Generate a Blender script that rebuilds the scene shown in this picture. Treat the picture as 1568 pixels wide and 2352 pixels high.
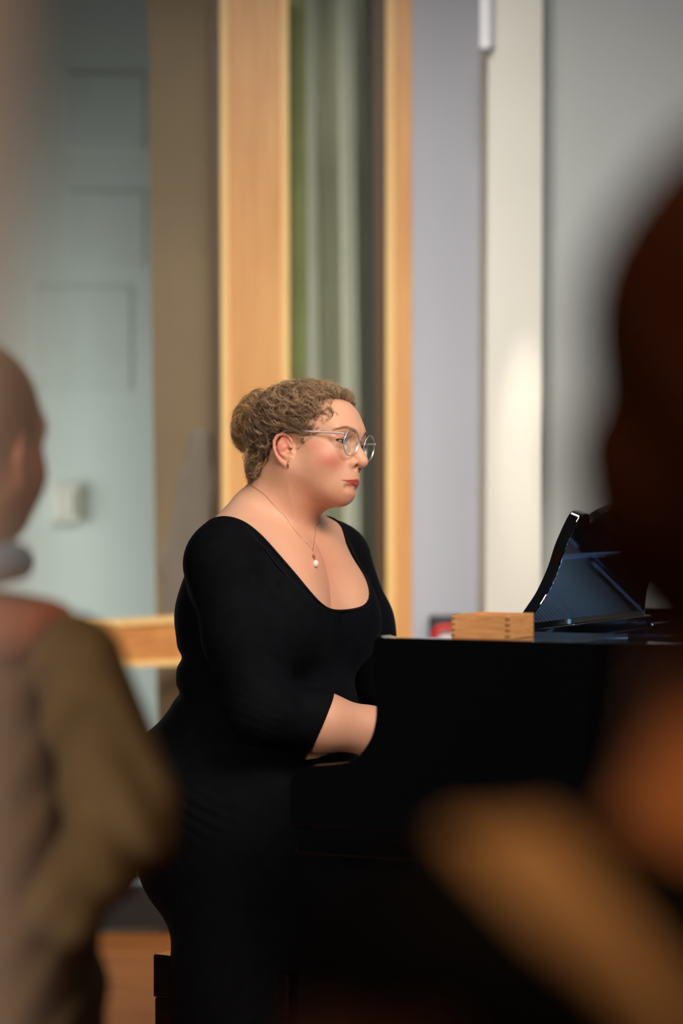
import bpy, bmesh, math, random
import numpy as np
from mathutils import Vector, Matrix

for o in list(bpy.data.objects):
    bpy.data.objects.remove(o)
scene = bpy.context.scene
COL = scene.collection
PI = math.pi
rng = np.random.default_rng(7)
random.seed(7)

# ------------------------------------------------------------------ camera, world, lights, exposure
FPX, CX, CY, CAMZ = 5553.0, 784.0, 1176.0, 1.2
FOCUS = 4.47
cam_d = bpy.data.cameras.new('camera')
cam_d.sensor_fit = 'VERTICAL'
cam_d.sensor_height = 36.0
cam_d.sensor_width = 24.0
cam_d.lens = 85.0
cam_d.clip_start = 0.02
cam_d.dof.use_dof = True
cam_d.dof.focus_distance = FOCUS
cam_d.dof.aperture_fstop = 1.65
cam = bpy.data.objects.new('camera', cam_d)
COL.objects.link(cam)
cam.location = (0, 0, CAMZ)
cam.rotation_euler = (PI / 2, 0, 0)
scene.camera = cam

world = bpy.data.worlds.new('world')
scene.world = world
world.use_nodes = True
wb = world.node_tree.nodes['Background']
wb.inputs['Color'].default_value = (0.75, 0.85, 1.0, 1)
wb.inputs['Strength'].default_value = 0.022

vs = scene.view_settings
vs.view_transform = 'Standard'
vs.look = 'None'
vs.gamma = 1.0
vs.exposure = 0.0


def area(name, loc, target, size, power, color, size_y=None, spread=180):
    l = bpy.data.lights.new(name, 'AREA')
    l.energy = power
    l.color = color
    l.size = size
    if size_y:
        l.shape = 'RECTANGLE'
        l.size_y = size_y
    l.spread = math.radians(spread)
    o = bpy.data.objects.new(name, l)
    COL.objects.link(o)
    o.location = loc
    d = Vector(target) - Vector(loc)
    o.rotation_euler = d.to_track_quat('-Z', 'Y').to_euler()
    return o


area('stage_lamp_front', (1.15, 2.50, 2.65), (-0.05, 4.6, 1.15), 1.4, 12.2, (1.0, 0.90, 0.82), 1.0, 66)
area('stage_lamp_back', (-0.25, 4.10, 3.75), (0.0, 6.9, 0.55), 1.4, 24, (1.0, 0.96, 0.91), 0.6, 69)
area('blue_string_fill', (1.25, 5.0, 3.0), (0.80, 4.88, 0.90), 0.5, 26, (0.34, 0.62, 1.0), 0.6, 26)  # unseen blue light added over the strings to brighten their reflection
area('outside_daylight', (-1.9, 7.3, 1.1), (-0.9, 8.1, 0.8), 0.8, 17, (0.92, 0.98, 1.0), 1.0)
area('left_listener_fill', (-3.1, -1.5, 1.8), (-0.7, 1.9, 1.0), 0.8, 15, (1.0, 0.88, 0.78), 1.6, 60)  # unseen fill added for the left listener and the door jamb
area('right_listener_fill', (0.10, -0.4, 4.4), (0.15, 1.2, 1.1), 0.4, 13, (1.0, 0.62, 0.32), 0.4, 90)  # unseen warm fill added for the right listener
sl = bpy.data.lights.new('pillar_spot', 'SPOT')
sl.energy = 170; sl.color = (1.0, 0.93, 0.80); sl.spot_size = math.radians(7); sl.spot_blend = 1.0; sl.shadow_soft_size = 0.01
so = bpy.data.objects.new('pillar_spot', sl); COL.objects.link(so)
so.location = (0.494, 6.10, 3.0)
so.rotation_euler = (Vector((0.496, 6.50, 1.37)) - Vector(so.location)).to_track_quat('-Z', 'Y').to_euler()


# ------------------------------------------------------------------ helpers
def at(px, py, Y):
    return np.array([(px - CX) / FPX * Y, Y, CAMZ - (py - CY) / FPX * Y])


def tag(o, label=None, cat=None, group=None, kind=None):
    if label: o['label'] = label
    if cat: o['category'] = cat
    if group: o['group'] = group
    if kind: o['kind'] = kind
    return o


def empty(name, loc, label=None, cat=None, group=None, kind=None):
    o = bpy.data.objects.new(name, None)
    o.empty_display_size = 0.05
    COL.objects.link(o)
    o.location = Vector([float(c) for c in loc])
    return tag(o, label, cat, group, kind)


def wloc(o):
    v = Vector((0, 0, 0))
    while o is not None:
        v = v + o.location
        o = o.parent
    return v


def obj(name, verts, faces, mat, parent=None, origin=None, smooth=True, label=None, kind=None, mats=None, fmat=None):
    """world-space vertices -> ONE mesh object, origin at its parent's base (or 'origin')."""
    V = np.asarray(verts, dtype=np.float64)
    base = wloc(parent) if parent is not None else Vector((0, 0, 0))
    if origin is None:
        org = base if parent is not None else Vector((0, 0, 0))
    else:
        org = Vector([float(c) for c in origin])
    me = bpy.data.meshes.new(name)
    V = V - np.array(org)[None, :]
    if isinstance(faces, np.ndarray):
        n, k = faces.shape
        me.vertices.add(len(V))
        me.vertices.foreach_set('co', V.astype(np.float32).ravel())
        me.loops.add(n * k)
        me.loops.foreach_set('vertex_index', faces.astype(np.int32).ravel())
        me.polygons.add(n)
        me.polygons.foreach_set('loop_start', np.arange(0, n * k, k, dtype=np.int32))
        me.update(calc_edges=True)
        me.validate()
    else:
        me.from_pydata([tuple(v) for v in V], [], [tuple(f) for f in faces])
        bm = bmesh.new(); bm.from_mesh(me)
        bmesh.ops.recalc_face_normals(bm, faces=bm.faces)
        bm.to_mesh(me); bm.free()
    if mats:
        for m in mats: me.materials.append(m)
        if fmat is not None: me.polygons.foreach_set('material_index', np.asarray(fmat, dtype=np.int32))
    else:
        me.materials.append(mat)
    if smooth:
        me.polygons.foreach_set('use_smooth', [True] * len(me.polygons))
    o = bpy.data.objects.new(name, me)
    COL.objects.link(o)
    if parent is not None:
        o.parent = parent
    o.location = org - base
    return tag(o, label=label, kind=kind)


def color_attr(o, cols):
    a = o.data.color_attributes.new('tint', 'FLOAT_COLOR', 'POINT')
    c = np.ones((len(o.data.vertices), 4), dtype=np.float32)
    c[:, :3] = cols
    a.data.foreach_set('color', c.ravel())


def bevel(o, w, seg=3):
    m = o.modifiers.new('bevel', 'BEVEL')
    m.width = w; m.segments = seg; m.limit_method = 'ANGLE'; m.angle_limit = math.radians(40)
    m.harden_normals = False
    return o


class MB:
    """collects simple solids in world space"""
    def __init__(s): s.v = []; s.f = []
    def add(s, V, F):
        n = len(s.v)
        s.v += [tuple(float(c) for c in v) for v in V]
        s.f += [tuple(i + n for i in f) for f in F]
        return s
    def hexa(s, P):   # 8 points: bottom 4 ccw, top 4 ccw
        return s.add(P, [(0, 3, 2, 1), (4, 5, 6, 7), (0, 1, 5, 4), (1, 2, 6, 5), (2, 3, 7, 6), (3, 0, 4, 7)])
    def box(s, lo, hi, T=None):
        (a, b, c), (d, e, f) = lo, hi
        P = [(a, b, c), (d, b, c), (d, e, c), (a, e, c), (a, b, f), (d, b, f), (d, e, f), (a, e, f)]
        if T: P = [T(*p) for p in P]
        return s.hexa(P)
    def prism(s, pts2, lo, hi, T):   # polygon (a,c) extruded along b between lo and hi : T(a,b,c)
        n = len(pts2)
        V = [T(p[0], lo, p[1]) for p in pts2] + [T(p[0], hi, p[1]) for p in pts2]
        F = [tuple(range(n)), tuple(range(2 * n - 1, n - 1, -1))]
        F += [(i, i + n, (i + 1) % n + n, (i + 1) % n) for i in range(n)]
        return s.add(V, F)
    def tube(s, pts, r, n=8, closed=False):
        V, F = tube_np(np.array(pts, dtype=float), r, n, closed)
        return s.add(V, [tuple(f) for f in F])
    def build(s, name, mat, parent=None, **k):
        sm = k.pop('smooth', False)
        return obj(name, s.v, s.f, mat, parent, smooth=sm, **k)


def tube_np(P, r, n=8, closed=False):
    m = len(P)
    r = np.full(m, r) if np.isscalar(r) else np.asarray(r)
    T = np.gradient(P, axis=0)
    if closed:
        T = np.roll(P, -1, 0) - np.roll(P, 1, 0)
    T /= np.linalg.norm(T, axis=1)[:, None] + 1e-12
    up = np.array([0, 0, 1.0]) if abs(T[0][2]) < 0.9 else np.array([0, 1.0, 0])
    V = []
    N = np.cross(T[0], up); N /= np.linalg.norm(N)
    for i in range(m):
        N = N - T[i] * N.dot(T[i]); N /= np.linalg.norm(N) + 1e-12
        B = np.cross(T[i], N)
        for j in range(n):
            a = 2 * PI * j / n
            V.append(P[i] + r[i] * (math.cos(a) * N + math.sin(a) * B))
    F = []
    for i in range(m if closed else m - 1):
        i2 = (i + 1) % m
        for j in range(n):
            j2 = (j + 1) % n
            F.append((i * n + j, i * n + j2, i2 * n + j2, i2 * n + j))
    if not closed:
        F.append(tuple(range(n - 1, -1, -1))); F.append(tuple(range((m - 1) * n, m * n)))
    return np.array(V), F


def spline(P, n, closed=False):
    P = np.asarray(P, dtype=float)
    m = len(P); out = []
    segs = m if closed else m - 1
    for i in range(segs):
        if closed:
            p0, p1, p2, p3 = P[(i - 1) % m], P[i], P[(i + 1) % m], P[(i + 2) % m]
        else:
            p0, p1, p2, p3 = P[max(i - 1, 0)], P[i], P[i + 1], P[min(i + 2, m - 1)]
        for k in range(n):
            t = k / n
            out.append(0.5 * ((2 * p1) + (-p0 + p2) * t + (2 * p0 - 5 * p1 + 4 * p2 - p3) * t * t + (-p0 + 3 * p1 - 3 * p2 + p3) * t ** 3))
    if not closed: out.append(P[-1])
    return np.array(out)


def sphere(c, r, nu=24, nv=16):
    r = np.array([r, r, r]) if np.isscalar(r) else np.array(r)
    V = [np.array(c) + r * np.array([0, 0, 1])]
    for i in range(1, nv):
        a = PI * i / nv
        for j in range(nu):
            b = 2 * PI * j / nu
            V.append(np.array(c) + r * np.array([math.sin(a) * math.cos(b), math.sin(a) * math.sin(b), math.cos(a)]))
    V.append(np.array(c) - r * np.array([0, 0, 1]))
    F = [(0, 1 + j, 1 + (j + 1) % nu) for j in range(nu)]
    for i in range(nv - 2):
        for j in range(nu):
            F.append((1 + i * nu + j, 1 + (i + 1) * nu + j, 1 + (i + 1) * nu + (j + 1) % nu, 1 + i * nu + (j + 1) % nu))
    L = len(V) - 1
    F += [(L, 1 + (nv - 2) * nu + (j + 1) % nu, 1 + (nv - 2) * nu + j) for j in range(nu)]
    return V, F


# ------------------------------------------------------------------ materials
def srgb(r, g, b):
    return tuple((c / 255 / 12.92 if c / 255 <= 0.04045 else ((c / 255 + 0.055) / 1.055) ** 2.4) for c in (r, g, b))


def mat(name, col, rough=0.6, metal=0.0, spec=0.5, noise=0.0, nscale=8.0, bump=0.0, bscale=60.0, coat=0.0, ior=1.5, emit=None, stretch=None, sheen=0.0):
    m = bpy.data.materials.new(name)
    m.use_nodes = True
    nt = m.node_tree; N = nt.nodes; L = nt.links
    p = N['Principled BSDF']
    p.inputs['Base Color'].default_value = (*col, 1)
    p.inputs['Roughness'].default_value = rough
    p.inputs['Metallic'].default_value = metal
    p.inputs['Specular IOR Level'].default_value = spec
    p.inputs['IOR'].default_value = ior
    p.inputs['Coat Weight'].default_value = coat
    p.inputs['Coat Roughness'].default_value = 0.03
    p.inputs['Sheen Weight'].default_value = sheen
    tc = N.new('ShaderNodeTexCoord')
    mp = N.new('ShaderNodeMapping')
    if stretch: mp.inputs['Scale'].default_value = stretch
    L.new(tc.outputs['Object'], mp.inputs['Vector'])
    nz = N.new('ShaderNodeTexNoise')
    nz.inputs['Scale'].default_value = nscale
    nz.inputs['Detail'].default_value = 5
    L.new(mp.outputs['Vector'], nz.inputs['Vector'])
    cr = N.new('ShaderNodeValToRGB')
    c = np.array(col)
    cr.color_ramp.elements[0].position = 0.3
    cr.color_ramp.elements[1].position = 0.7
    cr.color_ramp.elements[0].color = (*np.clip(c * (1 - noise), 0, 1), 1)
    cr.color_ramp.elements[1].color = (*np.clip(c * (1 + noise), 0, 1), 1)
    L.new(nz.outputs['Fac'], cr.inputs['Fac'])
    L.new(cr.outputs['Color'], p.inputs['Base Color'])
    if bump:
        n2 = N.new('ShaderNodeTexNoise')
        n2.inputs['Scale'].default_value = bscale
        n2.inputs['Detail'].default_value = 6
        L.new(mp.outputs['Vector'], n2.inputs['Vector'])
        b = N.new('ShaderNodeBump')
        b.inputs['Strength'].default_value = bump
        b.inputs['Distance'].default_value = 0.002
        L.new(n2.outputs['Fac'], b.inputs['Height'])
        L.new(b.outputs['Normal'], p.inputs['Normal'])
    return m


def wood(name, c1, c2, stretch, rough=0.45, scale=6.0, coat=0.1):
    m = mat(name, c1, rough, coat=coat)
    nt = m.node_tree; N = nt.nodes; L = nt.links; p = N['Principled BSDF']
    tc = N.new('ShaderNodeTexCoord'); mp = N.new('ShaderNodeMapping')
    mp.inputs['Scale'].default_value = stretch
    nz = N.new('ShaderNodeTexNoise'); nz.inputs['Scale'].default_value = scale; nz.inputs['Detail'].default_value = 8
    nz.inputs['Roughness'].default_value = 0.65; nz.inputs['Distortion'].default_value = 0.3
    cr = N.new('ShaderNodeValToRGB')
    cr.color_ramp.elements[0].position = 0.32; cr.color_ramp.elements[0].color = (*c2, 1)
    cr.color_ramp.elements[1].position = 0.68; cr.color_ramp.elements[1].color = (*c1, 1)
    L.new(tc.outputs['Object'], mp.inputs['Vector']); L.new(mp.outputs['Vector'], nz.inputs['Vector'])
    L.new(nz.outputs['Fac'], cr.inputs['Fac'])
    L.new(cr.outputs['Color'], p.inputs['Base Color'])
    return m


def tinted(name, rough=0.5, sss=0.0, bump=0.0, bscale=300.0, spec=0.5, sheen=0.0):
    """material whose base colour is the thing's own colour attribute"""
    m = bpy.data.materials.new(name)
    m.use_nodes = True
    nt = m.node_tree; N = nt.nodes; L = nt.links; p = N['Principled BSDF']
    a = N.new('ShaderNodeAttribute'); a.attribute_name = 'tint'
    nz = N.new('ShaderNodeTexNoise'); nz.inputs['Scale'].default_value = bscale * 0.25; nz.inputs['Detail'].default_value = 4
    tc = N.new('ShaderNodeTexCoord'); L.new(tc.outputs['Object'], nz.inputs['Vector'])
    mx = N.new('ShaderNodeMix'); mx.data_type = 'RGBA'; mx.blend_type = 'OVERLAY'
    mx.inputs['Factor'].default_value = 0.10
    L.new(a.outputs['Color'], mx.inputs['A']); L.new(nz.outputs['Color'], mx.inputs['B'])
    L.new(mx.outputs['Result'], p.inputs['Base Color'])
    p.inputs['Roughness'].default_value = rough
    p.inputs['Specular IOR Level'].default_value = spec
    p.inputs['Sheen Weight'].default_value = sheen
    if sss:
        p.inputs['Subsurface Weight'].default_value = sss
        p.inputs['Subsurface Radius'].default_value = (1.0, 0.35, 0.2)
        p.inputs['Subsurface Scale'].default_value = 0.006
    if bump:
        n2 = N.new('ShaderNodeTexNoise'); n2.inputs['Scale'].default_value = bscale; n2.inputs['Detail'].default_value = 4
        L.new(tc.outputs['Object'], n2.inputs['Vector'])
        b = N.new('ShaderNodeBump'); b.inputs['Strength'].default_value = bump; b.inputs['Distance'].default_value = 0.001
        L.new(n2.outputs['Fac'], b.inputs['Height']); L.new(b.outputs['Normal'], p.inputs['Normal'])
    return m


def pane_mat(name, refl=0.08, tint=(0.95, 0.97, 0.95), rough=0.02):
    m = bpy.data.materials.new(name); m.use_nodes = True
    nt = m.node_tree; N = nt.nodes; L = nt.links
    for n in list(N):
        if n.type != 'OUTPUT_MATERIAL': N.remove(n)
    out = [n for n in N if n.type == 'OUTPUT_MATERIAL'][0]
    t = N.new('ShaderNodeBsdfTransparent'); t.inputs['Color'].default_value = (*tint, 1)
    g = N.new('ShaderNodeBsdfGlossy'); g.inputs['Roughness'].default_value = rough
    lw = N.new('ShaderNodeLayerWeight'); lw.inputs['Blend'].default_value = 0.5
    mx = N.new('ShaderNodeMixShader')
    pw = N.new('ShaderNodeMath'); pw.operation = 'POWER'; pw.inputs[1].default_value = 4.0
    ad = N.new('ShaderNodeMath'); ad.operation = 'MULTIPLY_ADD'; ad.inputs[1].default_value = 0.8; ad.inputs[2].default_value = refl; ad.use_clamp = True
    L.new(lw.outputs['Facing'], pw.inputs[0]); L.new(pw.outputs[0], ad.inputs[0]); L.new(ad.outputs[0], mx.inputs['Fac'])
    L.new(t.outputs[0], mx.inputs[1]); L.new(g.outputs[0], mx.inputs[2]); L.new(mx.outputs[0], out.inputs['Surface'])
    return m


M = {}
M['lacquer'] = mat('black_piano_lacquer', (0.0012, 0.0012, 0.0015), 0.05, spec=0.6, coat=0.35)
M['desk_lacquer'] = mat('polished_black_desk', (0.0012, 0.0012, 0.0015), 0.03, spec=0.5, coat=1.0, ior=2.6)
M['felt_red'] = mat('red_felt', srgb(110, 22, 26), 0.9, noise=0.2, nscale=200)
M['plate'] = mat('blue_lit_plate', srgb(190, 215, 240), 0.5, noise=0.08)  # blue light on the piano interior put into the colour
M['strut'] = mat('dark_strut_paint', srgb(60, 66, 76), 0.4, noise=0.1)
M['steel'] = mat('string_steel', (0.55, 0.57, 0.6), 0.25, metal=1.0)
M['string_dark'] = mat('wound_string', (0.03, 0.025, 0.02), 0.4, metal=0.5)
M['brass'] = mat('brass', srgb(190, 150, 70), 0.3, metal=0.9, noise=0.1)
M['ivory'] = mat('ivory_key', srgb(232, 228, 215), 0.2)
M['ebony'] = mat('black_key', (0.01, 0.01, 0.01), 0.25)
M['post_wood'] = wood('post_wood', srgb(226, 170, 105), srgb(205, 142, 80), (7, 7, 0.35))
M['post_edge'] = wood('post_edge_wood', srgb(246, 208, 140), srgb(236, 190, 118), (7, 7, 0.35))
M['rail_wood'] = wood('rail_wood', srgb(214, 150, 84), srgb(190, 122, 62), (0.5, 7, 7))
M['floor_wood'] = wood('floor_boards', srgb(158, 98, 46), srgb(112, 60, 22), (0.5, 9, 9), rough=0.6, scale=4.0, coat=0.0)
M['floor_wood'].node_tree.nodes['Principled BSDF'].inputs['Specular IOR Level'].default_value = 0.15
M['box_wood'] = wood('beech_wood', srgb(236, 174, 110), srgb(206, 138, 80), (4, 4, 30), rough=0.55, scale=5)
M['box_end'] = mat('end_grain', srgb(150, 98, 58), 0.7, noise=0.2, nscale=200)
M['gasket'] = mat('grey_gasket', srgb(74, 76, 66), 0.6, noise=0.1)
M['gasket_dark'] = mat('black_sill_paint', srgb(22, 19, 17), 0.6)
M['olive'] = mat('olive_frame', srgb(80, 56, 26), 0.5, noise=0.12, nscale=3)
M['brown_panel'] = mat('brown_panel', srgb(150, 124, 96), 0.6, noise=0.10, nscale=2)
M['green_panel'] = mat('green_panel', srgb(160, 164, 100), 0.6, noise=0.15, nscale=4)
M['curtain'] = mat('sage_curtain', srgb(222, 220, 202), 0.85, noise=0.04, bump=0.1, bscale=400)
M['wall_grey'] = mat('shaded_grey_plaster', srgb(180, 182, 190), 0.85, noise=0.02, nscale=3, bump=0.03)  # greyer than the pillar: the wall's shade is put into its colour
M['wall_cream'] = mat('lit_cream_plaster', srgb(216, 212, 200), 0.85, noise=0.02, nscale=3, bump=0.03)  # the pillar's brighter lighting is put into this cream
M['wall_right'] = mat('light_grey_plaster', srgb(176, 179, 176), 0.85, noise=0.02, nscale=3, bump=0.03)
M['far_wall'] = mat('pale_green_plaster', srgb(206, 212, 206), 0.85, noise=0.05, nscale=1.5)
M['far_panel'] = mat('pale_panel', srgb(204, 210, 204), 0.8, noise=0.03)
M['white_plastic'] = mat('white_plastic', srgb(228, 226, 228), 0.5, noise=0.03)
M['beige_paint'] = mat('beige_painted_wood', srgb(228, 204, 186), 0.7, noise=0.05)
M['black_fabric'] = mat('black_jersey', (0.0026, 0.0029, 0.0044), 0.8, spec=0.08, noise=0.25, nscale=40, bump=0.25, bscale=900)
M['black_seam'] = mat('black_jersey_binding', (0.0055, 0.0055, 0.0070), 0.75, spec=0.12, noise=0.2, nscale=60, bump=0.2, bscale=900)
M['black_leather'] = mat('black_leather', (0.004, 0.004, 0.0045), 0.4, bump=0.2, bscale=200)
M['black_plastic'] = mat('black_plastic', srgb(44, 44, 48), 0.5, noise=0.1)
M['red_plastic'] = mat('red_plastic', srgb(215, 24, 26), 0.35)
M['skin'] = tinted('skin', 0.5, sss=0.25, bump=0.12, bscale=900, spec=0.42)
M['hair'] = tinted('hair', 0.5, spec=0.35)
M['silver'] = mat('silver_frame', (0.72, 0.70, 0.68), 0.38, metal=0.85)
M['clear_temple'] = mat('pale_rose_acetate', srgb(205, 190, 190), 0.2, spec=0.7)
M['gold'] = mat('rose_gold', srgb(205, 150, 110), 0.25, metal=1.0)
M['pearl'] = mat('pearl', srgb(245, 228, 214), 0.18, coat=0.6)
M['eye_white'] = mat('eye_white', srgb(172, 150, 144), 0.15, coat=0.5)
M['iris'] = mat('grey_green_iris', srgb(70, 78, 70), 0.2, noise=0.4, nscale=900, coat=0.8)
M['pupil'] = mat('pupil', (0.002, 0.002, 0.002), 0.1, coat=0.8)
M['lens'] = pane_mat('spectacle_lens', 0.03, (0.97, 0.99, 0.98))
M['glass'] = pane_mat('window_glass', 0.05, (0.96, 0.98, 0.965))
M['lash'] = mat('lash', srgb(60, 42, 34), 0.6)

# ------------------------------------------------------------------ room
def quad_slab(name, px0a, px0b, px1a, px1b, y0, y1, Y, depth, m, parent=None, kind=None, label=None):
    """upright board: left edge px0a (row y0)->px0b (row y1), right edge px1a->px1b, front face at distance Y"""
    a, b, c, d = at(px0a, y0, Y), at(px1a, y0, Y), at(px1b, y1, Y), at(px0b, y1, Y)
    D = np.array([0, depth, 0])
    mb = MB().hexa([d, c, c + D, d + D, a, b, b + D, a + D])
    return mb.build(name, m, parent, label=label, kind=kind)


YW = 6.90
fl = MB().box((-3.5, -0.6, -0.1), (3.2, YW + 0.06, 0.0)).build('floor', M['floor_wood'], kind='structure')
MB().box((-3.5, YW + 0.06, -0.1), (1.2, 9.2, -0.02)).build('trim_3', M['wall_right'], kind='structure')
YB = -60  # row above the frame for tall pieces
ZF = CY + FPX * CAMZ / YW   # row of the floor line at the wall

# window 1 : large left window and narrow middle window
w1 = empty('window_1', (-0.33, YW, 0.0), kind='structure')
gl = quad_slab('pane', -900, -900, 495, 507, -700, ZF, YW + 0.07, 0.006, M['glass'], w1)
quad_slab('gasket_strip', 496, 508, 502, 512, YB, ZF - 2, YW - 0.01, 0.03, M['gasket'], w1)
quad_slab('inner_trim', 485, 498, 496, 508, YB, ZF - 2, YW + 0.005, 0.03, M['olive'], w1)
quad_slab('window_post', 503, 512, 662, 669, YB, ZF - 2, YW, 0.08, M['post_wood'], w1)
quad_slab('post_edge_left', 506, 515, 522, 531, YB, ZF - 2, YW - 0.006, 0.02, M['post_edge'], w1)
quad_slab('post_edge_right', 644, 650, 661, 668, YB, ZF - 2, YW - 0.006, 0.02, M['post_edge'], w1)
# transom rail, its left end a little nearer the camera
def rail(y0l, y1l, y0r, y1r, name, m, dy):
    Yl, Yr = YW - 0.30, YW - 0.02
    a, b, c, d = at(-60, y0l, Yl), at(506, y0r, Yr), at(506, y1r, Yr), at(-60, y1l, Yl)
    o = np.array([0, dy, 0]); D = np.array([0, 0.05, 0])
    P = [d + o, c + o, c + D, d + D, a + o, b + o, b + D, a + D]
    return MB().hexa(P).build(name, m, w1)
rail(1452, 1547, 1409, 1524, 'transom_rail', M['rail_wood'], 0.0)
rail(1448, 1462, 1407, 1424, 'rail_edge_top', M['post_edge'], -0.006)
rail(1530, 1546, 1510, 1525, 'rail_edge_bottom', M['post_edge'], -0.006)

w2 = empty('window_2', (0.05, YW, 0.0), kind='structure')
quad_slab('green_jamb', 661, 668, 700, 706, YB, ZF - 2, YW + 0.20, 0.03, M['green_panel'], w2)
quad_slab('jamb_shadow_gap', 835, 850, 868, 872, YB, ZF - 2, YW + 0.15, 0.03, M['gasket'], w2)
quad_slab('inner_trim', 855, 866, 890, 893, YB, ZF - 2, YW + 0.02, 0.03, M['olive'], w2)
quad_slab('window_post', 886, 888, 951, 947, YB, ZF - 2, YW, 0.08, M['post_wood'], w2)
quad_slab('post_edge_left', 886, 888, 905, 905, YB, ZF - 2, YW - 0.006, 0.02, M['post_edge'], w2)
quad_slab('pane', 662, 668, 858, 868, -700, ZF, YW + 0.06, 0.006, M['glass'], w2)

quad_slab('baseboard_back', -900, -900, 500, 510, 2036, 2133, YW - 0.02, 0.06, M['gasket_dark'], kind='structure')
# curtain behind the middle window
def curtain():
    n = 260
    V = []; F = []
    folds = [(672, .1), (686, .04), (696, 0), (716, -.02), (732, .02), (739, .14), (745, .26), (754, .29), (764, .27), (772, .12), (780, .02), (800, -.02), (818, .0), (828, .06), (838, .26), (850, .30), (866, .22), (880, .05), (900, .06)]
    old = [(672, 0), (690, .05), (712, -.01), (735, .09), (752, .12), (775, .02), (800, -.01), (822, .03), (838, .11), (850, .12), (862, .06), (880, .02), (900, .06)]
    fx = [f[0] for f in folds]; fy = [f[1] for f in folds]
    rows = [(YB, -10), (400, -4), (1200, 6), (2200, 18)]
    for k, (row, dx) in enumerate(rows):
        for i in range(n):
            px = 672 + (900 - 672) * i / (n - 1)
            u = np.interp(px, fx, fy)
            s = 0.5 * (np.interp(px - 6, fx, fy) + np.interp(px + 6, fx, fy))
            V.append(at(px + dx, row, YW + 0.24 + 0.75 * (u + s) / 2 + 0.004 * math.sin(px * .35)))
    for k in range(3):
        for i in range(n - 1):
            F.append((k * n + i, k * n + i + 1, (k + 1) * n + i + 1, (k + 1) * n + i))
    o = obj('curtain', V, F, M['curtain'], origin=at(780, 2200, YW + 0.3))
    s = o.modifiers.new('solid', 'SOLIDIFY'); s.thickness = 0.003
    tag(o, 'pale sage green curtain hanging in folds behind the narrow window', 'curtain')
curtain()
MB().box((-0.2, YW + 0.60, 0), (0.25, YW + 0.64, 3.2)).build('trim_4', M['gasket'], kind='structure')

# walls to the right
quad_slab('wall_back', 946, 946, 1130, 1112, YB, ZF, YW - 0.01, 0.12, M['wall_grey'], kind='structure')
quad_slab('wall_pillar', 1122, 1111, 1246, 1240, YB, CY + FPX * CAMZ / 6.5, 6.5, 0.55, M['wall_cream'], kind='structure')
a = at(1246, YB, 6.62); b = at(2300, YB, 6.2)
MB().hexa([(a[0] - .03, 6.62, 0), (b[0], 6.2, 0), (b[0], 6.4, 0), (a[0] - .03, 6.8, 0), (a[0] - .03, 6.62, 3.4), (b[0], 6.2, 3.4), (b[0], 6.4, 3.4), (a[0] - .03, 6.8, 3.4)]).build('wall_right', M['wall_right'], kind='structure')

# hanging white conduit on the pillar corner
cd = empty('wall_conduit', at(1119, 107, 6.44), 'short white plastic conduit running down the pillar corner at the top', 'conduit')
quad_slab('cover', 1102, 1102, 1124, 1124, YB, 104, 6.47, 0.03, M['white_plastic'], cd)
quad_slab('side_channel', 1124, 1124, 1134, 1133, YB, 106, 6.48, 0.02, M['wall_grey'], cd)
quad_slab('end_cap', 1101, 1101, 1125, 1125, 98, 110, 6.465, 0.035, M['white_plastic'], cd)

# beyond the left glass
quad_slab('wall_far', -900, -900, 1400, 1400, -600, CY + FPX * CAMZ / 8.1, 8.1, 0.1, M['far_wall'], kind='structure')
quad_slab('trim_1', 329, 347, 500, 510, YB, 171, YW + 0.14, 0.35, M['brown_panel'], kind='structure')
quad_slab('trim_2', 341, 368, 500, 512, 171, ZF - 4, YW + 0.14, 0.35, M['brown_panel'], kind='structure')
pn = 0
for (x0, y0, x1, y1, t) in [(150, 170, 330, 345, 'upper'), (158, 440, 330, 612, 'middle'), (70, 660, 300, 900, 'lower')]:
    p = quad_slab('wall_panel', x0, x0, x1, x1, y0, y1, 8.094, 0.02, M['far_panel'])
    tag(p, {'upper': 'faint pale square panel high on the wall beyond the glass', 'middle': 'faint pale panel at mid height on the wall beyond the glass', 'lower': 'broad faint panel lowest on the wall beyond the glass'}[t], 'panel', 'pale panels beyond the glass')
wp = empty('wall_switch', at(148, 1155, 8.05), 'cream square switch plate on the pale wall beyond the glass', 'switch')
bevel(quad_slab('switch_plate', 116, 116, 181, 181, 1112, 1200, 8.06, 0.03, M['wall_cream'], wp), 0.004)
bevel(quad_slab('rocker', 128, 128, 168, 168, 1126, 1186, 8.05, 0.02, M['wall_cream'], wp), 0.003)

def glass_reflection_sdf(p):  # pale shape added behind the glass to stand for a reflection
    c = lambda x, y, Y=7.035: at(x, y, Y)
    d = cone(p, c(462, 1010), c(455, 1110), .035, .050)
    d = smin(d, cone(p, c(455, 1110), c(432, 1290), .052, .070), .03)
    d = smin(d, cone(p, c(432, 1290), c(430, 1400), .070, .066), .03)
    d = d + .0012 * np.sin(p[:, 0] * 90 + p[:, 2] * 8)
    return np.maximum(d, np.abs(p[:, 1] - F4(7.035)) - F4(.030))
REFLECTION = glass_reflection_sdf
# black wall device with red handle behind the piano
wd = empty('wall_device', at(1015, 1470, 6.85), 'black wall box with red curved handle, low on the grey wall behind the piano', 'wall box')
bevel(quad_slab('housing', 986, 986, 1062, 1062, 1415, 1500, 6.80, 0.09, M['black_plastic'], wd), 0.008)
quad_slab('label_plate', 1008, 1008, 1050, 1050, 1448, 1490, 6.79, 0.02, M['white_plastic'], wd)
hp = [at(999, 1500, 6.78), at(999, 1460, 6.78), at(1003, 1447, 6.78), at(1014, 1442, 6.78), at(1040, 1441, 6.78), at(1052, 1447, 6.78), at(1056, 1500, 6.78)]
MB().tube(spline(hp, 6), 0.0085, 10).build('handle', M['red_plastic'], wd, smooth=True)

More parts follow.
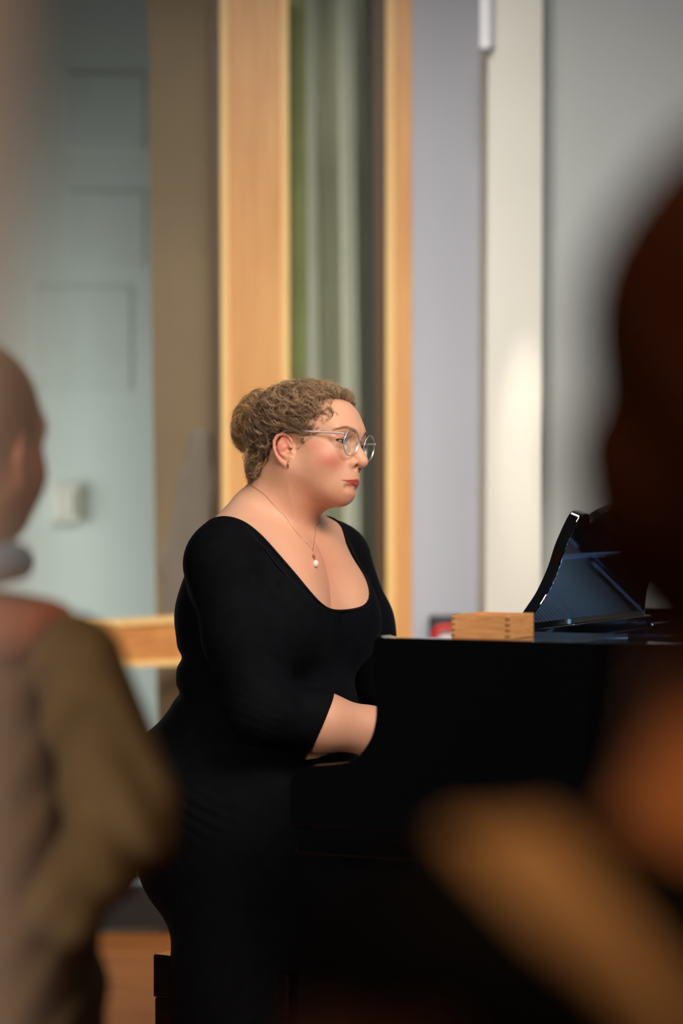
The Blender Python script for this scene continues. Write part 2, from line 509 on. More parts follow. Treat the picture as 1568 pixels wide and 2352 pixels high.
# beige door jamb close to the camera, left; widened out of view for shade
jb = MB().box((-0.95, 0.62, 0.0), (-0.0890, 0.66, 2.6)).build('door_1', M['beige_paint'], kind='structure')
bevel(jb, 0.006)

# ------------------------------------------------------------------ implicit surfaces
F4 = np.float32
def ell(p, c, r):
    q0 = (p[:, 0] - c[0]) / r[0]; q1 = (p[:, 1] - c[1]) / r[1]; q2 = (p[:, 2] - c[2]) / r[2]
    k0 = np.sqrt(q0 * q0 + q1 * q1 + q2 * q2)
    k1 = np.sqrt((q0 / r[0]) ** 2 + (q1 / r[1]) ** 2 + (q2 / r[2]) ** 2) + 1e-9
    return k0 * (k0 - 1.0) / k1
def sph(p, c, r):
    return np.sqrt((p[:, 0] - c[0]) ** 2 + (p[:, 1] - c[1]) ** 2 + (p[:, 2] - c[2]) ** 2) - r
def cone(p, a, b, ra, rb):
    a = np.asarray(a, F4); b = np.asarray(b, F4)
    ba = b - a; L = float(ba.dot(ba)) + 1e-12
    pa = p - a
    h = np.clip(pa @ ba / L, 0, 1)
    d = pa - h[:, None] * ba
    return np.sqrt((d * d).sum(1)) - (ra + (rb - ra) * h)
def chain(p, pts, rs, k=None):
    d = None
    for i in range(len(pts) - 1):
        e = cone(p, pts[i], pts[i + 1], rs[i], rs[i + 1])
        d = e if d is None else (np.minimum(d, e) if not k else smin(d, e, k))
    return d
def smin(a, b, k):
    h = np.maximum(k - np.abs(a - b), 0) / k
    return np.minimum(a, b) - h * h * k * 0.25
def smax(a, b, k): return -smin(-a, -b, k)


def surface_net(f, lo, hi, h, keep=None, project=2):
    B = 8
    lo = np.asarray(lo, float); hi = np.asarray(hi, float)
    nb = np.ceil((hi - lo) / (B * h)).astype(int)
    I = np.stack(np.meshgrid(*[np.arange(n) for n in nb], indexing='ij'), -1).reshape(-1, 3)
    C = (lo + (I + 0.5) * B * h).astype(F4)
    d = np.concatenate([f(C[i:i + 200000]) for i in range(0, len(C), 200000)])
    I = I[np.abs(d) < 1.6 * 0.866 * B * h]
    g = np.arange(B + 1)
    G = np.stack(np.meshgrid(g, g, g, indexing='ij'), -1).reshape(-1, 3)
    keys_all = []; pos_all = []; edge_all = []
    STR = np.array([1, 4096, 4096 * 4096], dtype=np.int64)
    off = np.array([[a, b, c] for a in (0, 1) for b in (0, 1) for c in (0, 1)])
    E = [(i, j) for i in range(8) for j in range(i + 1, 8) if np.abs(off[i] - off[j]).sum() == 1]
    CH = 300
    for s in range(0, len(I), CH):
        Ib = I[s:s + CH]
        gi = Ib[:, None, :] * B + G[None]
        P = (lo + gi.reshape(-1, 3) * h).astype(F4)
        V = f(P).reshape(len(Ib), B + 1, B + 1, B + 1)
        S = V < 0
        cnt = sum(S[:, a:B + a, b:B + b, c:B + c].astype(np.int8) for a, b, c in off)
        act = np.argwhere((cnt > 0) & (cnt < 8))
        if len(act):
            vals = np.stack([V[act[:, 0], act[:, 1] + a, act[:, 2] + b, act[:, 3] + c] for a, b, c in off], 1)
            acc = np.zeros((len(act), 3)); n = np.zeros(len(act))
            for i, j in E:
                vi, vj = vals[:, i], vals[:, j]
                m = (vi < 0) != (vj < 0)
                t = np.where(m, vi / (vi - vj + 1e-20), 0)
                acc += m[:, None] * (off[i] + t[:, None] * (off[j] - off[i]))
                n += m
            gc = Ib[act[:, 0]] * B + act[:, 1:]
            keys_all.append((gc + 1) @ STR); pos_all.append(lo + (gc + acc / n[:, None]) * h)
        for ax in range(3):
            sl0 = [slice(None)] + [slice(0, B)] * 3
            sl1 = list(sl0); sl1[ax + 1] = slice(1, B + 1)
            A0 = S[tuple(sl0)]; A1 = S[tuple(sl1)]
            e = np.argwhere(A0 != A1)
            if len(e):
                ge = Ib[e[:, 0]] * B + e[:, 1:]
                edge_all.append(np.concatenate([ge, np.full((len(e), 1), ax), A0[e[:, 0], e[:, 1], e[:, 2], e[:, 3]][:, None].astype(int)], 1))
    K = np.concatenate(keys_all); P = np.concatenate(pos_all)
    o = np.argsort(K); K = K[o]; P = P[o]
    Ed = np.concatenate(edge_all)
    faces = []
    for ax in range(3):
        e = Ed[Ed[:, 3] == ax]
        a1, a2 = [(1, 2), (2, 0), (0, 1)][ax]
        q = []
        for d1, d2 in [(-1, -1), (0, -1), (0, 0), (-1, 0)]:
            c = e[:, :3].copy(); c[:, a1] += d1; c[:, a2] += d2
            q.append((c + 1) @ STR)
        Q = np.stack(q, 1)
        ix = np.searchsorted(K, Q); ix = np.clip(ix, 0, len(K) - 1)
        ok = (K[ix] == Q).all(1)
        ix = ix[ok]; inside = e[ok][:, 4] == 1
        ix[~inside] = ix[~inside][:, ::-1]
        faces.append(ix)
    Fc = np.concatenate(faces)
    if keep is not None:
        m = keep(P)
        Fc = Fc[m[Fc].any(1)]
        u = np.unique(Fc); r = np.zeros(len(P), int); r[u] = np.arange(len(u))
        P = P[u]; Fc = r[Fc]
    for _ in range(project):
        e = h * 0.35
        p = P.astype(F4)
        d = f(p); g = np.stack([f(p + np.array(v, F4) * F4(e)) - f(p - np.array(v, F4) * F4(e)) for v in np.eye(3)], 1) / (2 * e)
        n = (g * g).sum(1) + 1e-6
        st = np.clip(d / n, -h, h)
        P = P - (st[:, None] * g) * (n > 0.2)[:, None]
    return P, Fc


Vk, Fk = surface_net(REFLECTION, (-.60, 6.985, .80), (-.28, 7.09, 1.50), .006)
M['pale_reflection'] = mat('pale_rose_grey_reflection', srgb(140, 124, 114), 0.9, noise=0.06)
kc = obj('glass_reflection', Vk, Fk, M['pale_reflection'], origin=at(450, 1000, 7.04))
tag(kc, 'pale rose-grey shape added for a reflection in the glass, left of the wide wooden post', 'coat')  # stands for the reflection in the glass, not a coat

# ------------------------------------------------------------------ head (local frame: x forward, y left, z up, metres)
EAR_HELIX = [(.0045, .004), (.0045, .012), (-.0022, .0205), (-.013, .0245), (-.024, .0205), (-.0292, .010), (-.0280, -.004), (-.0222, -.0175), (-.0135, -.028), (-.004, -.0345)]
EAR_ANTI = [(-.014, .0150), (-.0185, .007), (-.0190, -.003), (-.0135, -.014), (-.0045, -.0195)]
HS = 1.0
def rotm(yaw, roll, pitch):
    """columns: forward, left, up. yaw turns the face towards the camera, roll lowers her left side, pitch lowers the gaze"""
    y = math.radians(-yaw)
    Rz = np.array([[math.cos(y), -math.sin(y), 0], [math.sin(y), math.cos(y), 0], [0, 0, 1]])
    r = math.radians(-roll)
    Rx = np.array([[1, 0, 0], [0, math.cos(r), -math.sin(r)], [0, math.sin(r), math.cos(r)]])
    p = math.radians(pitch)
    Ry = np.array([[math.cos(p), 0, math.sin(p)], [0, 1, 0], [-math.sin(p), 0, math.cos(p)]])
    return Rz @ Rx @ Ry


def head_sdf(p, ears=True, detail=True):
    x, y, z = p[:, 0], p[:, 1], p[:, 2]
    ay = np.abs(y)
    q = np.stack([x, ay, z], 1)
    d = ell(p, (-.010, 0, .036), (.098, .074, .082))
    d = smin(d, ell(p, (.030, 0, .044), (.073, .064, .058)), .03)
    d = smin(d, ell(p, (.035, 0, -.012), (.062, .060, .074)), .03)
    d = smin(d, sph(q, (.051, .036, -.024), .035), .026)
    d = smin(d, cone(q, (-.002, .052, -.038), (.060, .023, -.072), .025, .021), .032)
    d = smin(d, sph(p, (.0815, 0, -.0815), .0180), .022)
    d = smin(d, ell(p, (.082, 0, -.050), (.026, .027, .030)), .022)
    d = smin(d, cone(q, (.094, .006, .033), (.078, .042, .036), .0125, .013), .022)
    # fullness under the jaw
    d = smin(d, cone(p, (.062, 0, -.077), (.000, 0, -.080), .018, .046), .034)
    # eye sockets, lids
    d = smax(d, -ell(q, (.108, .031, .014), (.017, .020, .0135)), .016)
    if detail:
        eye = sph(q, (.0820, .0325, .0122), .0138)
        eye = smin(eye, ell(q, (.0795, .0420, .0122), (.0105, .0115, .0085)), .004)
        d = smin(d, eye, .005)
        d = smin(d, cone(q, (.0955, .024, .0235), (.0795, .0530, .0165), .0040, .0040), .006)
        d = smin(d, cone(q, (.094, .020, .0025), (.084, .046, .0055), .0032, .0028), .008)
        u_ = np.clip((ay - .0342) / .0165, -1, 1)
        hh = .0041 * np.maximum(1 - u_ * u_, 0) ** .6 - .0006
        zc = .0112 + .0008 * u_
        op = np.maximum(np.abs(z - zc) - hh, .060 - x)
        op = np.maximum(op, np.abs(ay - .0342) - .0165)
        d = smax(d, -op.astype(F4), .0012)
    # nose
    n = cone(p, (.0985, 0, .013), (.1165, 0, -.0195), .0068, .0098)
    n = smin(n, cone(p, (.105, 0, -.012), (.1035, 0, -.026), .012, .010), .012)
    n = smin(n, sph(p, (.1180, 0, -.0212), .0096), .006)
    n = smin(n, ell(q, (.1018, .0142, -.0248), (.0108, .0062, .0076)), .004)
    d = smin(d, n, .010)
    if detail:
        d = smax(d, -ell(q, (.1080, .0080, -.0318), (.0072, .0038, .0070)), .003)
    # lips
    up = cone(q, (.1058, .0, -.0538), (.0880, .0265, -.0590), .0034, .0016)
    lo = cone(q, (.1034, .0000, -.0626), (.0885, .0240, -.0618), .0046, .0022)
    d = smin(d, up, .0035)
    d = smin(d, lo, .0035)
    if detail:
        d = smax(d, -cone(p, (.1125, 0, -.035), (.1135, 0, -.044), .0016, .0020), .004)
        # mouth corner and fold down from the nose
    d = smax(d, -cone(q, (.1085, .0, -.0722), (.0990, .018, -.0715), .0046, .003), .010)
    if ears:
        m = (ay > .055) & (x > -.06) & (x < .04) & (z > -.06) & (z < .05)
        if m.any():
            qq = (q[m] - np.array([.0035, 0, -.0040], F4)) / F4(.97)
            def ey(xx, base): return base + max(0, -(xx) * 0.30)
            e = None
            # ear plate
            pl = ell(qq, (-.0120, .0790, -.0020), (.0165, .0065, .0240))
            pl = smin(pl, ell(qq, (-.003, .0775, -.0270), (.0085, .0040, .0100)), .008)
            hx = [(a, ey(a, .0800), b) for a, b in EAR_HELIX]
            hr = [.0022, .0030, .0032, .0033, .0034, .0033, .0030, .0029, .0032, .0044]
            hx[0] = (.0045, .0755, .001)
            he = chain(qq, hx, hr)
            an = chain(qq, [(a, ey(a, .0815), b) for a, b in EAR_ANTI], [.0020, .0030, .0032, .0030, .0028])
            # concha bowl
            e = smax(pl, -ell(qq, (-.0060, .0890, -.0040), (.0095, .0100, .0120)), .004)
            e = smax(e, -ell(qq, (-.0090, .0905, .0150), (.0090, .0085, .0060)), .004)
            e = smin(e, he, .0025)
            e = smin(e, an, .004)
            e = smin(e, ell(qq, (.0065, .0770, -.0110), (.0040, .0050, .0062)), .004)   # tragus
            e = smin(e, ell(qq, (.0015, .0800, -.0205), (.0060, .0035, .0032)), .004)   # antitragus
            e = smin(e, cone(qq, (-.012, .066, -.002), (-.014, .080, -.002), .014, .010), .006)
            e = e * F4(.97)
            dm = smin(d[m], e, .005)
            # ear canal
            dm = smax(dm, -F4(.97) * cone(qq, (-.001, .083, -.006), (.004, .066, -.006), .0042, .0030), .003)
            d = d.copy(); d[m] = dm
    return d


# ------------------------------------------------------------------ the pianist
TX, TY, TPHI = -0.1649, 4.60, math.radians(35)
def TL(f, l, z):
    return np.array([TX + f * math.cos(TPHI) + l * math.sin(TPHI), TY - f * math.sin(TPHI) + l * math.cos(TPHI), z])
def t_local(p):
    dx = p[:, 0] - F4(TX); dy = p[:, 1] - F4(TY)
    c, s = F4(math.cos(TPHI)), F4(math.sin(TPHI))
    return np.stack([dx * c - dy * s, dx * s + dy * c, p[:, 2]], 1)

HO = at(709, 1037, 4.55)
HR = rotm(30, 8, 0)
HRf = HR.astype(F4); HOf = HO.astype(F4)
def H(x, y, z): return HO + HR @ (np.array([x, y, z]) * HS)
def Hn(P): return HO + (np.asarray(P) * HS) @ HR.T
def h_local(p): return ((p - HOf) @ HRf) / F4(HS)

S_N = at(508, 1296, 4.45); E_N = at(600, 1632, 4.36); C_N = at(738, 1659, 4.40); A_N = at(850, 1679, 4.44); W_N = at(935, 1690, 4.475)
S_F = at(770, 1290, 4.72); E_F = at(872, 1570, 4.80); A_F = at(985, 1640, 4.80); W_F = at(1085, 1672, 4.78)

def torso_sdf(p, cloth=False):
    t = t_local(p)
    q = np.stack([t[:, 0], np.abs(t[:, 1]), t[:, 2]], 1)
    d = ell(t, (-.046, 0, .655), (.236, .236, .172))            # pelvis
    d = smin(d, ell(t, (.030, 0, .800), (.176, .180, .125)), .06)  # belly
    d = smin(d, ell(t, (.024, 0, .890), (.158, .170, .100)), .04)
    d = smin(d, ell(t, (.016, 0, 1.000), (.152, .176, .150)), .045)   # ribcage
    d = smin(d, ell(t, (.040, 0, 1.090), (.118, .170, .105)), .05)
    bx = ell(q, (.120, .084, .992), (.093, .088, .098))           # bust
    bu = smin(bx, ell(q, (.104, .060, 1.060), (.074, .080, .090)), .05)
    if cloth:
        bu = smin(bu, ell(t, (.118, 0, 1.000), (.076, .060, .085)), .05)
    d = smin(d, bu, .030)
    # cleavage furrow
    if not cloth:
        d = smax(d, -cone(t, (.235, 0, 1.000), (.196, 0, 1.070), .003, .001), .014)
    # shoulders and trapezius
    d = smin(d, cone(q, (.050, .060, 1.135), (.055, .165, 1.115), .055, .060), .05)
    tz = cone(q, (.010, .020, 1.200), (.040, .120, 1.145), .045, .042)
    d = smin(d, tz, .05)
    # collarbones
    d = smin(d, cone(q, (.105, .022, 1.150), (.085, .13, 1.165), .008, .007), .022)
    # neck
    d = smin(d, cone(p, TL(.040, 0, 1.130), at(676, 1100, 4.555), .055, .056), .035)
    d = smin(d, cone(p, TL(.030, 0, 1.150), at(652, 1105, 4.560), .056, .050), .04)
    return d

def arm_n(p):
    d = cone(p, S_N, (S_N + E_N) / 2 + np.array([.004, 0, 0]), .062, .066)
    d = smin(d, cone(p, (S_N + E_N) / 2 + np.array([.004, 0, 0]), E_N, .067, .054), .03)
    d = smin(d, cone(p, E_N, C_N, .054, .052), .03)
    d = smin(d, cone(p, C_N, A_N, .052, .042), .02)
    return smin(d, cone(p, A_N, W_N, .042, .029), .02)
def arm_f(p):
    d = cone(p, S_F, (S_F + E_F) / 2, .066, .062)
    d = smin(d, cone(p, (S_F + E_F) / 2, E_F, .062, .052), .03)
    d = smin(d, cone(p, E_F, A_F, .052, .042), .03)
    return smin(d, cone(p, A_F, W_F, .042, .028), .02)

PT = math.radians(25)
PX0, PY0 = 0.0554, 4.05
def PL(t, q, z):
    return np.array([PX0 + t * math.cos(PT) + q * math.sin(PT), PY0 - t * math.sin(PT) + q * math.cos(PT), z])

def hand_fn(W, fdir, side):
    """five-fingered hand from the wrist along fdir; side = +1 thumb on the +s side"""
    f = np.array([fdir[0], fdir[1], 0.0]); f /= np.linalg.norm(f)
    s = np.array([-f[1], f[0], 0]) * side; u = np.array([0, 0, 1.0])
    P = lambda a, b, c: W + f * a + s * b + u * c
    segs = []
    for i, (b, L) in enumerate([(-.030, .062), (-.011, .074), (.009, .080), (.028, .073)]):
        k = P(.088 - abs(b) * .15, b, .006); m1 = P(.088 + L * .48, b * 1.12, .010); m2 = P(.088 + L * .78, b * 1.15, -.010); tip = P(.088 + L * .92, b * 1.16, -.030)
        segs.append(([P(.03, b * .7, 0), k, m1, m2, tip], [.011, .0105, .0092, .0082, .0072]))
    segs.append(([P(.018, .026, -.006), P(.052, .048, -.012), P(.080, .058, -.020), P(.100, .058, -.030)], [.015, .0125, .0105, .0085]))
    palm = [(P(.0, -.012, 0), P(.085, -.026, .0), .022, .0125), (P(.0, .0, 0), P(.088, .0, .003), .024, .0135), (P(.0, .012, 0), P(.086, .024, .0), .022, .0125)]
    def fn(p):
        d = None
        for a, b, ra, rb in palm:
            e = cone(p, a, b, ra, rb); d = e if d is None else smin(d, e, .015)
        for pts, rs in segs:
            d = smin(d, chain(p, pts, rs, .004), .006)
        return d
    return fn
KEYDIR = PL(1, 0, 0) - PL(0, 0, 0)
hand_n = hand_fn(W_N + np.array([.01, 0, -.004]), KEYDIR + (PL(0, 1, 0) - PL(0, 0, 0)) * .15, +1)
hand_f = hand_fn(W_F + np.array([.01, 0, -.004]), KEYDIR - (PL(0, 1, 0) - PL(0, 0, 0)) * .10, -1)

# legs: hip -> knee -> ankle, in torso frame
KN = [(.50, -.13, .50), (.50, .13, .50)]
def legs(p, grow=0.0):
    t = t_local(p); q = np.stack([t[:, 0], np.abs(t[:, 1]), t[:, 2]], 1)
    d = cone(q, (.02, .10, .575), (.47, .12, .50), .105 + grow, .072 + grow)
    d = smin(d, cone(q, (.47, .12, .50), (.44, .13, .09), .066 + grow, .042 + grow), .03)
    return smin(d, cone(q, (.43, .13, .045), (.60, .15, .03), .036, .028), .03)


ZT = np.array([.90, 1.0165, 1.018, 1.021, 1.027, 1.040, 1.060, 1.09, 1.14, 1.18, 1.21, 1.4])
WF = np.array([-.30, -.004, .030, .054, .074, .091, .103, .111, .124, .148, .168, .40])
ZB = np.array([.90, 1.120, 1.130, 1.145, 1.165, 1.19, 1.21, 1.4])
WBk = np.array([-.50, -.01, .06, .115, .145, .160, .172, .40])
def neckline(p):
    t = t_local(p)
    al = np.abs(t[:, 1])
    wf = np.interp(t[:, 2], ZT, WF); wbk = np.interp(t[:, 2], ZB, WBk)
    s = np.clip((t[:, 0] - .03) / .04, 0, 1)
    w = wbk + (wf - wbk) * s
    return (w - al).astype(F4) * F4(.8)
CN_N = np.array([.915, .05, -.40]); CN_N /= np.linalg.norm(CN_N)
CN_F = (A_F - E_F) / np.linalg.norm(A_F - E_F)
def inset(p):
    """the body keeps clear of the cloth where it is covered"""
    n = neckline(p)
    s = np.clip((-n - .006) / .03, 0, 1)
    t = t_local(p)
    s = s * np.clip((1.235 - t[:, 2]) / .02, 0, 1)
    a = (p - C_N.astype(F4)) @ CN_N.astype(F4)
    b = (p - (E_F * .35 + A_F * .65).astype(F4)) @ CN_F.astype(F4)
    s = s * np.where((arm_n(p) < .03) & (p[:, 1] < 4.6), np.clip((-a - .005) / .03, 0, 1), 1) * np.where(arm_f(p) < .03, np.clip((-b - .005) / .03, 0, 1), 1)
    return (s * .013).astype(F4)

def body_sdf(p):
    d = torso_sdf(p)
    d = smin(d, arm_n(p), .035)
    d = smin(d, arm_f(p), .035)
    return d

def near(p, c, r):
    return ((p - np.asarray(c, F4)) ** 2).sum(1) < r * r

def skin_sdf(p):
    d = body_sdf(p)
    d = smin(d, legs(p), .04) + inset(p)
    for W, hf in ((W_N, hand_n), (W_F, hand_f)):
        m = near(p, W + KEYDIR * .08, .19)
        if m.any():
            dd = hf(p[m]); d[m] = smin(d[m], dd, .012)
    m = near(p, HO, .24)
    if m.any():
        hd = head_sdf(h_local(p[m])) * F4(HS)
        d[m] = smin(d[m], hd, .034)
    return d

print('building pianist body')
HEADC = HO + np.array([0, 0, -.01])
def in_head(P):
    return (neckline(P.astype(F4)) > -.020) & (P[:, 2] > .995) & (t_local(P.astype(F4))[:, 0] > -.2)
Vh, Fh = surface_net(skin_sdf, (-.40, 4.20, .98), (.20, 4.95, 1.47), .00115, keep=in_head)
Vb, Fb = surface_net(skin_sdf, (-.50, 4.12, 0.0), (.60, 5.05, 1.36), .0045, keep=lambda P: ~in_head(P))
V = np.concatenate([Vh, Vb]); F = np.concatenate([Fh, Fb + len(Vh)])
person = empty('person', (TX + .05, TY, 0.0), 'seated person in profile at the piano with curly blonde pinned-up hair and black scoop-neck dress', 'person')
body = obj('body', V, F, M['skin'], person)

def lerp(a, b, t): return a + (b - a) * t[:, None]
def skin_color(V):
    L = ((V - HO) @ HR) / HS
    x, y, z = L.T
    col = np.tile(np.array(srgb(224, 170, 138)), (len(V), 1))
    def blob(c, r, color, amt, sym=True):
        nonlocal col
        yy = np.abs(y) if sym else y
        w = np.exp(-(((x - c[0]) / r[0]) ** 2 + ((yy - c[1]) / r[1]) ** 2 + ((z - c[2]) / r[2]) ** 2)) * amt
        col = lerp(col, np.array(color), w)
    inhead = np.linalg.norm(V - HO, axis=1) < .17
    blob((.079, .054, -.027), (.026, .035, .017), srgb(200, 92, 78), .66)
    blob((.055, .065, -.004), (.022, .03, .014), srgb(208, 120, 100), .45)
    blob((.118, .0, -.024), (.014, .016, .012), srgb(212, 138, 118), .5)
    blob((-.012, .085, .0), (.026, .012, .036), srgb(214, 112, 92), .70)
    blob((.100, .0, -.084), (.018, .022, .014), srgb(208, 130, 108), .45)
    blob((.092, .032, .020), (.015, .020, .010), srgb(186, 124, 104), .45)
    blob((.040, .05, -.060), (.045, .04, .022), srgb(206, 140, 112), .30)
    blob((.045, .0, -.105), (.070, .06, .034), srgb(196, 116, 82), .65)  # shade under the chin put into the skin colour
    # lips
    ay = np.abs(y)
    lipx = np.clip(ay / .0300, 0, 1)
    zm = -.0578 - .0022 * lipx
    zu = zm + .0050 * np.maximum(1 - lipx, 0) ** 1.1
    zl = zm - .0100 * np.maximum(1 - lipx, 0) ** 1.0
    m = np.clip((zu - z) / .0012 + .5, 0, 1) * np.clip((z - zl) / .0012 + .5, 0, 1) * np.clip((.0310 - ay) / .002, 0, 1) * (x > .08)
    col = lerp(col, np.array(srgb(192, 52, 54)), m * .85)
    m = np.exp(-((z - zm) / .0009) ** 2) * np.clip((.0310 - ay) / .002, 0, 1) * (x > .08)
    col = lerp(col, np.array(srgb(96, 22, 24)), m * .8)  # shade between the lips painted in as a dark line
    # brows (skin under the hairs)
    bz = .0328 + .005 * np.sin(np.clip((ay - .014) / .044, 0, 1) * PI) - .14 * np.clip(ay - .040, 0, 1)
    m = np.exp(-((z - bz) / .0034) ** 2) * (ay > .012) * (ay < .058) * (x > .05)
    col = lerp(col, np.array(srgb(166, 118, 90)), m * .6)
    u_ = np.clip((ay - .0342) / .0165, -1, 1)
    hh = .0041 * np.maximum(1 - u_ * u_, 0) ** .6
    e1 = np.exp(-((z - (.0112 + .0008 * u_ + hh + .0004)) / .0014) ** 2) * (np.abs(ay - .0342) < .0172) * (x > .07)
    col = lerp(col, np.array(srgb(84, 50, 42)), e1 * .85)
    e3 = np.exp(-((z - (.0188 + .0012 * u_)) / .0009) ** 2) * (np.abs(ay - .035) < .0165) * (x > .07)
    col = lerp(col, np.array(srgb(168, 108, 88)), e3 * .6)  # lid crease shade painted into the skin as a line
    e2 = np.exp(-((z - (.0112 + .0008 * u_ - hh)) / .0008) ** 2) * (np.abs(ay - .0342) < .0168) * (x > .07)
    col = lerp(col, np.array(srgb(170, 96, 86)), e2 * .6)
    # chest redness, paler near shoulder
    ch = TL(.15, 0, 1.10)
    w = np.exp(-(((V - ch) / np.array([.05, .09, .06])) ** 2).sum(1)) * .38
    col = lerp(col, np.array(srgb(214, 128, 104)), w)
    w = np.exp(-(((V - TL(.02, -.12, 1.18)) / .09) ** 2).sum(1)) * .25
    col = lerp(col, np.array(srgb(232, 190, 168)), w)
    # forearm slightly pinker
    w = np.exp(-(((V - A_N) / .12) ** 2).sum(1)) * .35
    col = lerp(col, np.array(srgb(214, 150, 130)), w)
    return col
color_attr(body, skin_color(np.asarray(V)))

# ------------------------------------------------------------------ dress
def sleeves_cut(p):
    # positive beyond the cuffs
    a = (p - C_N.astype(F4)) @ CN_N.astype(F4)
    near_arm = arm_n(p) < .03
    b = (p - (E_F * .35 + A_F * .65).astype(F4)) @ CN_F.astype(F4)
    far_arm = arm_f(p) < .03
    r = np.full(len(p), -.05, F4)
    m = near_arm & (a > -.03) & (p[:, 1] < 4.60); r[m] = np.maximum(r[m], a[m])
    m = far_arm & (b > -.03); r[m] = np.maximum(r[m], b[m])
    return r
def wr(p):
    """soft wrinkles of the jersey"""
    t = t_local(p)
    w = np.zeros(len(p), F4)
    # elbow gathers
    e = p - E_N.astype(F4)
    r = np.sqrt((e * e).sum(1))
    ang = e[:, 0] * .25 + e[:, 2] * 1.0
    w += .0007 * np.sin(ang * 330 + 3 * np.sin(e[:, 0] * 33 + e[:, 2] * 21)) * np.exp(-((r - .02) / .05) ** 2)
    # armpit gathers
    a = p - at(640, 1390, 4.40).astype(F4)
    r2 = np.sqrt((a * a).sum(1))
    w += .0010 * np.sin((a[:, 0] * .9 + a[:, 2] * .55) * 330) * np.exp(-(r2 / .05) ** 2)
    # hip folds
    b = p - at(420, 1850, 4.45).astype(F4)
    w += .0011 * np.sin((b[:, 2] + b[:, 0] * .45) * 210 + 2.5 * np.sin(b[:, 0] * 22) + 2 * np.sin(b[:, 2] * 31)) * np.exp(-(b[:, 2] / .06) ** 2) * np.exp(-(b[:, 0] / .12) ** 2)
    # waist roll
    return w
def dress_sdf(p):
    d = torso_sdf(p, True)
    t = t_local(p); q = np.stack([t[:, 0], np.abs(t[:, 1]), t[:, 2]], 1)
    # skirt: thighs under one cloth, falling to the floor
    sk = smin(cone(q, (.02, .09, .590), (.48, .10, .515), .125, .092), cone(q, (.48, .10, .50), (.47, .12, .05), .09, .11), .08)
    sk = smin(sk, ell(t, (-.020, 0, .51), (.185, .200, .12)), .06)
    sk = smin(sk, ell(t, (.078, -.02, .32), (.186, .236, .36)), .06)
    d = smin(d, sk, .07)
    m = t[:, 2] > .70
    dd = smin(smin(d, arm_n(p), .030), arm_f(p), .030)
    d = dd
    # horizontal body roll at the back
    d = d + .008 * np.exp(-((t[:, 2] - .925) / .014) ** 2) * np.clip(-t[:, 0] * 12, 0, 1)
    d = d + .007 * np.exp(-((t[:, 2] - .858) / .012) ** 2) * np.clip(-t[:, 0] * 12, 0, 1)
    d = d - .0035 - wr(p)
    c = smax(neckline(p), sleeves_cut(p), .001)
    # headroom: no cloth on the neck
    return smax(d, c, .0015)
print('building dress')
Vd, Fd = surface_net(dress_sdf, (-.52, 4.10, 0.0), (.50, 5.10, 1.26), .0040, project=2)
dress = obj('dress', Vd, Fd, M['black_fabric'], person, label='black jersey dress with scoop neck and three-quarter sleeves')

# binding along the neckline: follow the cut on the dress surface
def neckline_band(shift=0.0):
    tb = []
    # march the closed neckline on the body surface in torso angle
    for k in range(120):
        a = 2 * PI * k / 120
        # find height where |l| = w at this direction: shoot from axis outwards
        best = None
        zs = np.linspace(1.015, 1.235, 221)
        for sgn in (1,):
            f0, l0 = math.cos(a), math.sin(a)
            # radial distance to body surface for every z
            R = np.linspace(.02, .30, 281)
            Zg, Rg = np.meshgrid(zs, R, indexing='ij')
            P = np.stack([TL(0, 0, 0)[0] + (.045 + Rg * f0) * math.cos(TPHI) + (Rg * l0) * math.sin(TPHI),
                          TL(0, 0, 0)[1] - (.045 + Rg * f0) * math.sin(TPHI) + (Rg * l0) * math.cos(TPHI), Zg], -1).reshape(-1, 3).astype(F4)
            B = BODYD(P).reshape(Zg.shape)
            Nn = neckline(P).reshape(Zg.shape) + shift
            # outermost surface crossing per z
            ins = B < 0
            ok = ins.any(1)
            ri = np.where(ok, ins.shape[1] - 1 - np.argmax(ins[:, ::-1], 1), 0)
            val = Nn[np.arange(len(zs)), ri]
            c = np.argwhere(ok[1:] & ok[:-1] & (val[:-1] < 0) & (val[1:] >= 0)).ravel()
            if len(c):
                i = c[0]
                k0 = min(ri[i], len(R) - 2)
                rr = R[k0] + (R[1] - R[0]) * (-B[i, k0]) / (B[i, k0 + 1] - B[i, k0] + 1e-9)
                zz_ = zs[i] + (zs[1] - zs[0]) * (-val[i]) / (val[i + 1] - val[i] + 1e-9)
                tb.append((zz_, rr + .0004, a))
    return tb
def BODYD(p): return torso_sdf(p, True) - F4(.0035)
for nm_, sh_, rr_ in (('neckline_binding', 0.0, .0022), ('neckline_seam', .012, .0016)):
    tb = neckline_band(sh_)
    if len(tb) > 20:
        pts = np.array([TL(.045 + r * math.cos(a), r * math.sin(a), z) for z, r, a in tb])
        for _ in range(5): pts = (np.roll(pts, 1, 0) + 2 * pts + np.roll(pts, -1, 0)) / 4
        Vt, Ft = tube_np(pts, rr_, 8, True)
        obj(nm_, Vt, Ft, M['black_seam'], dress)

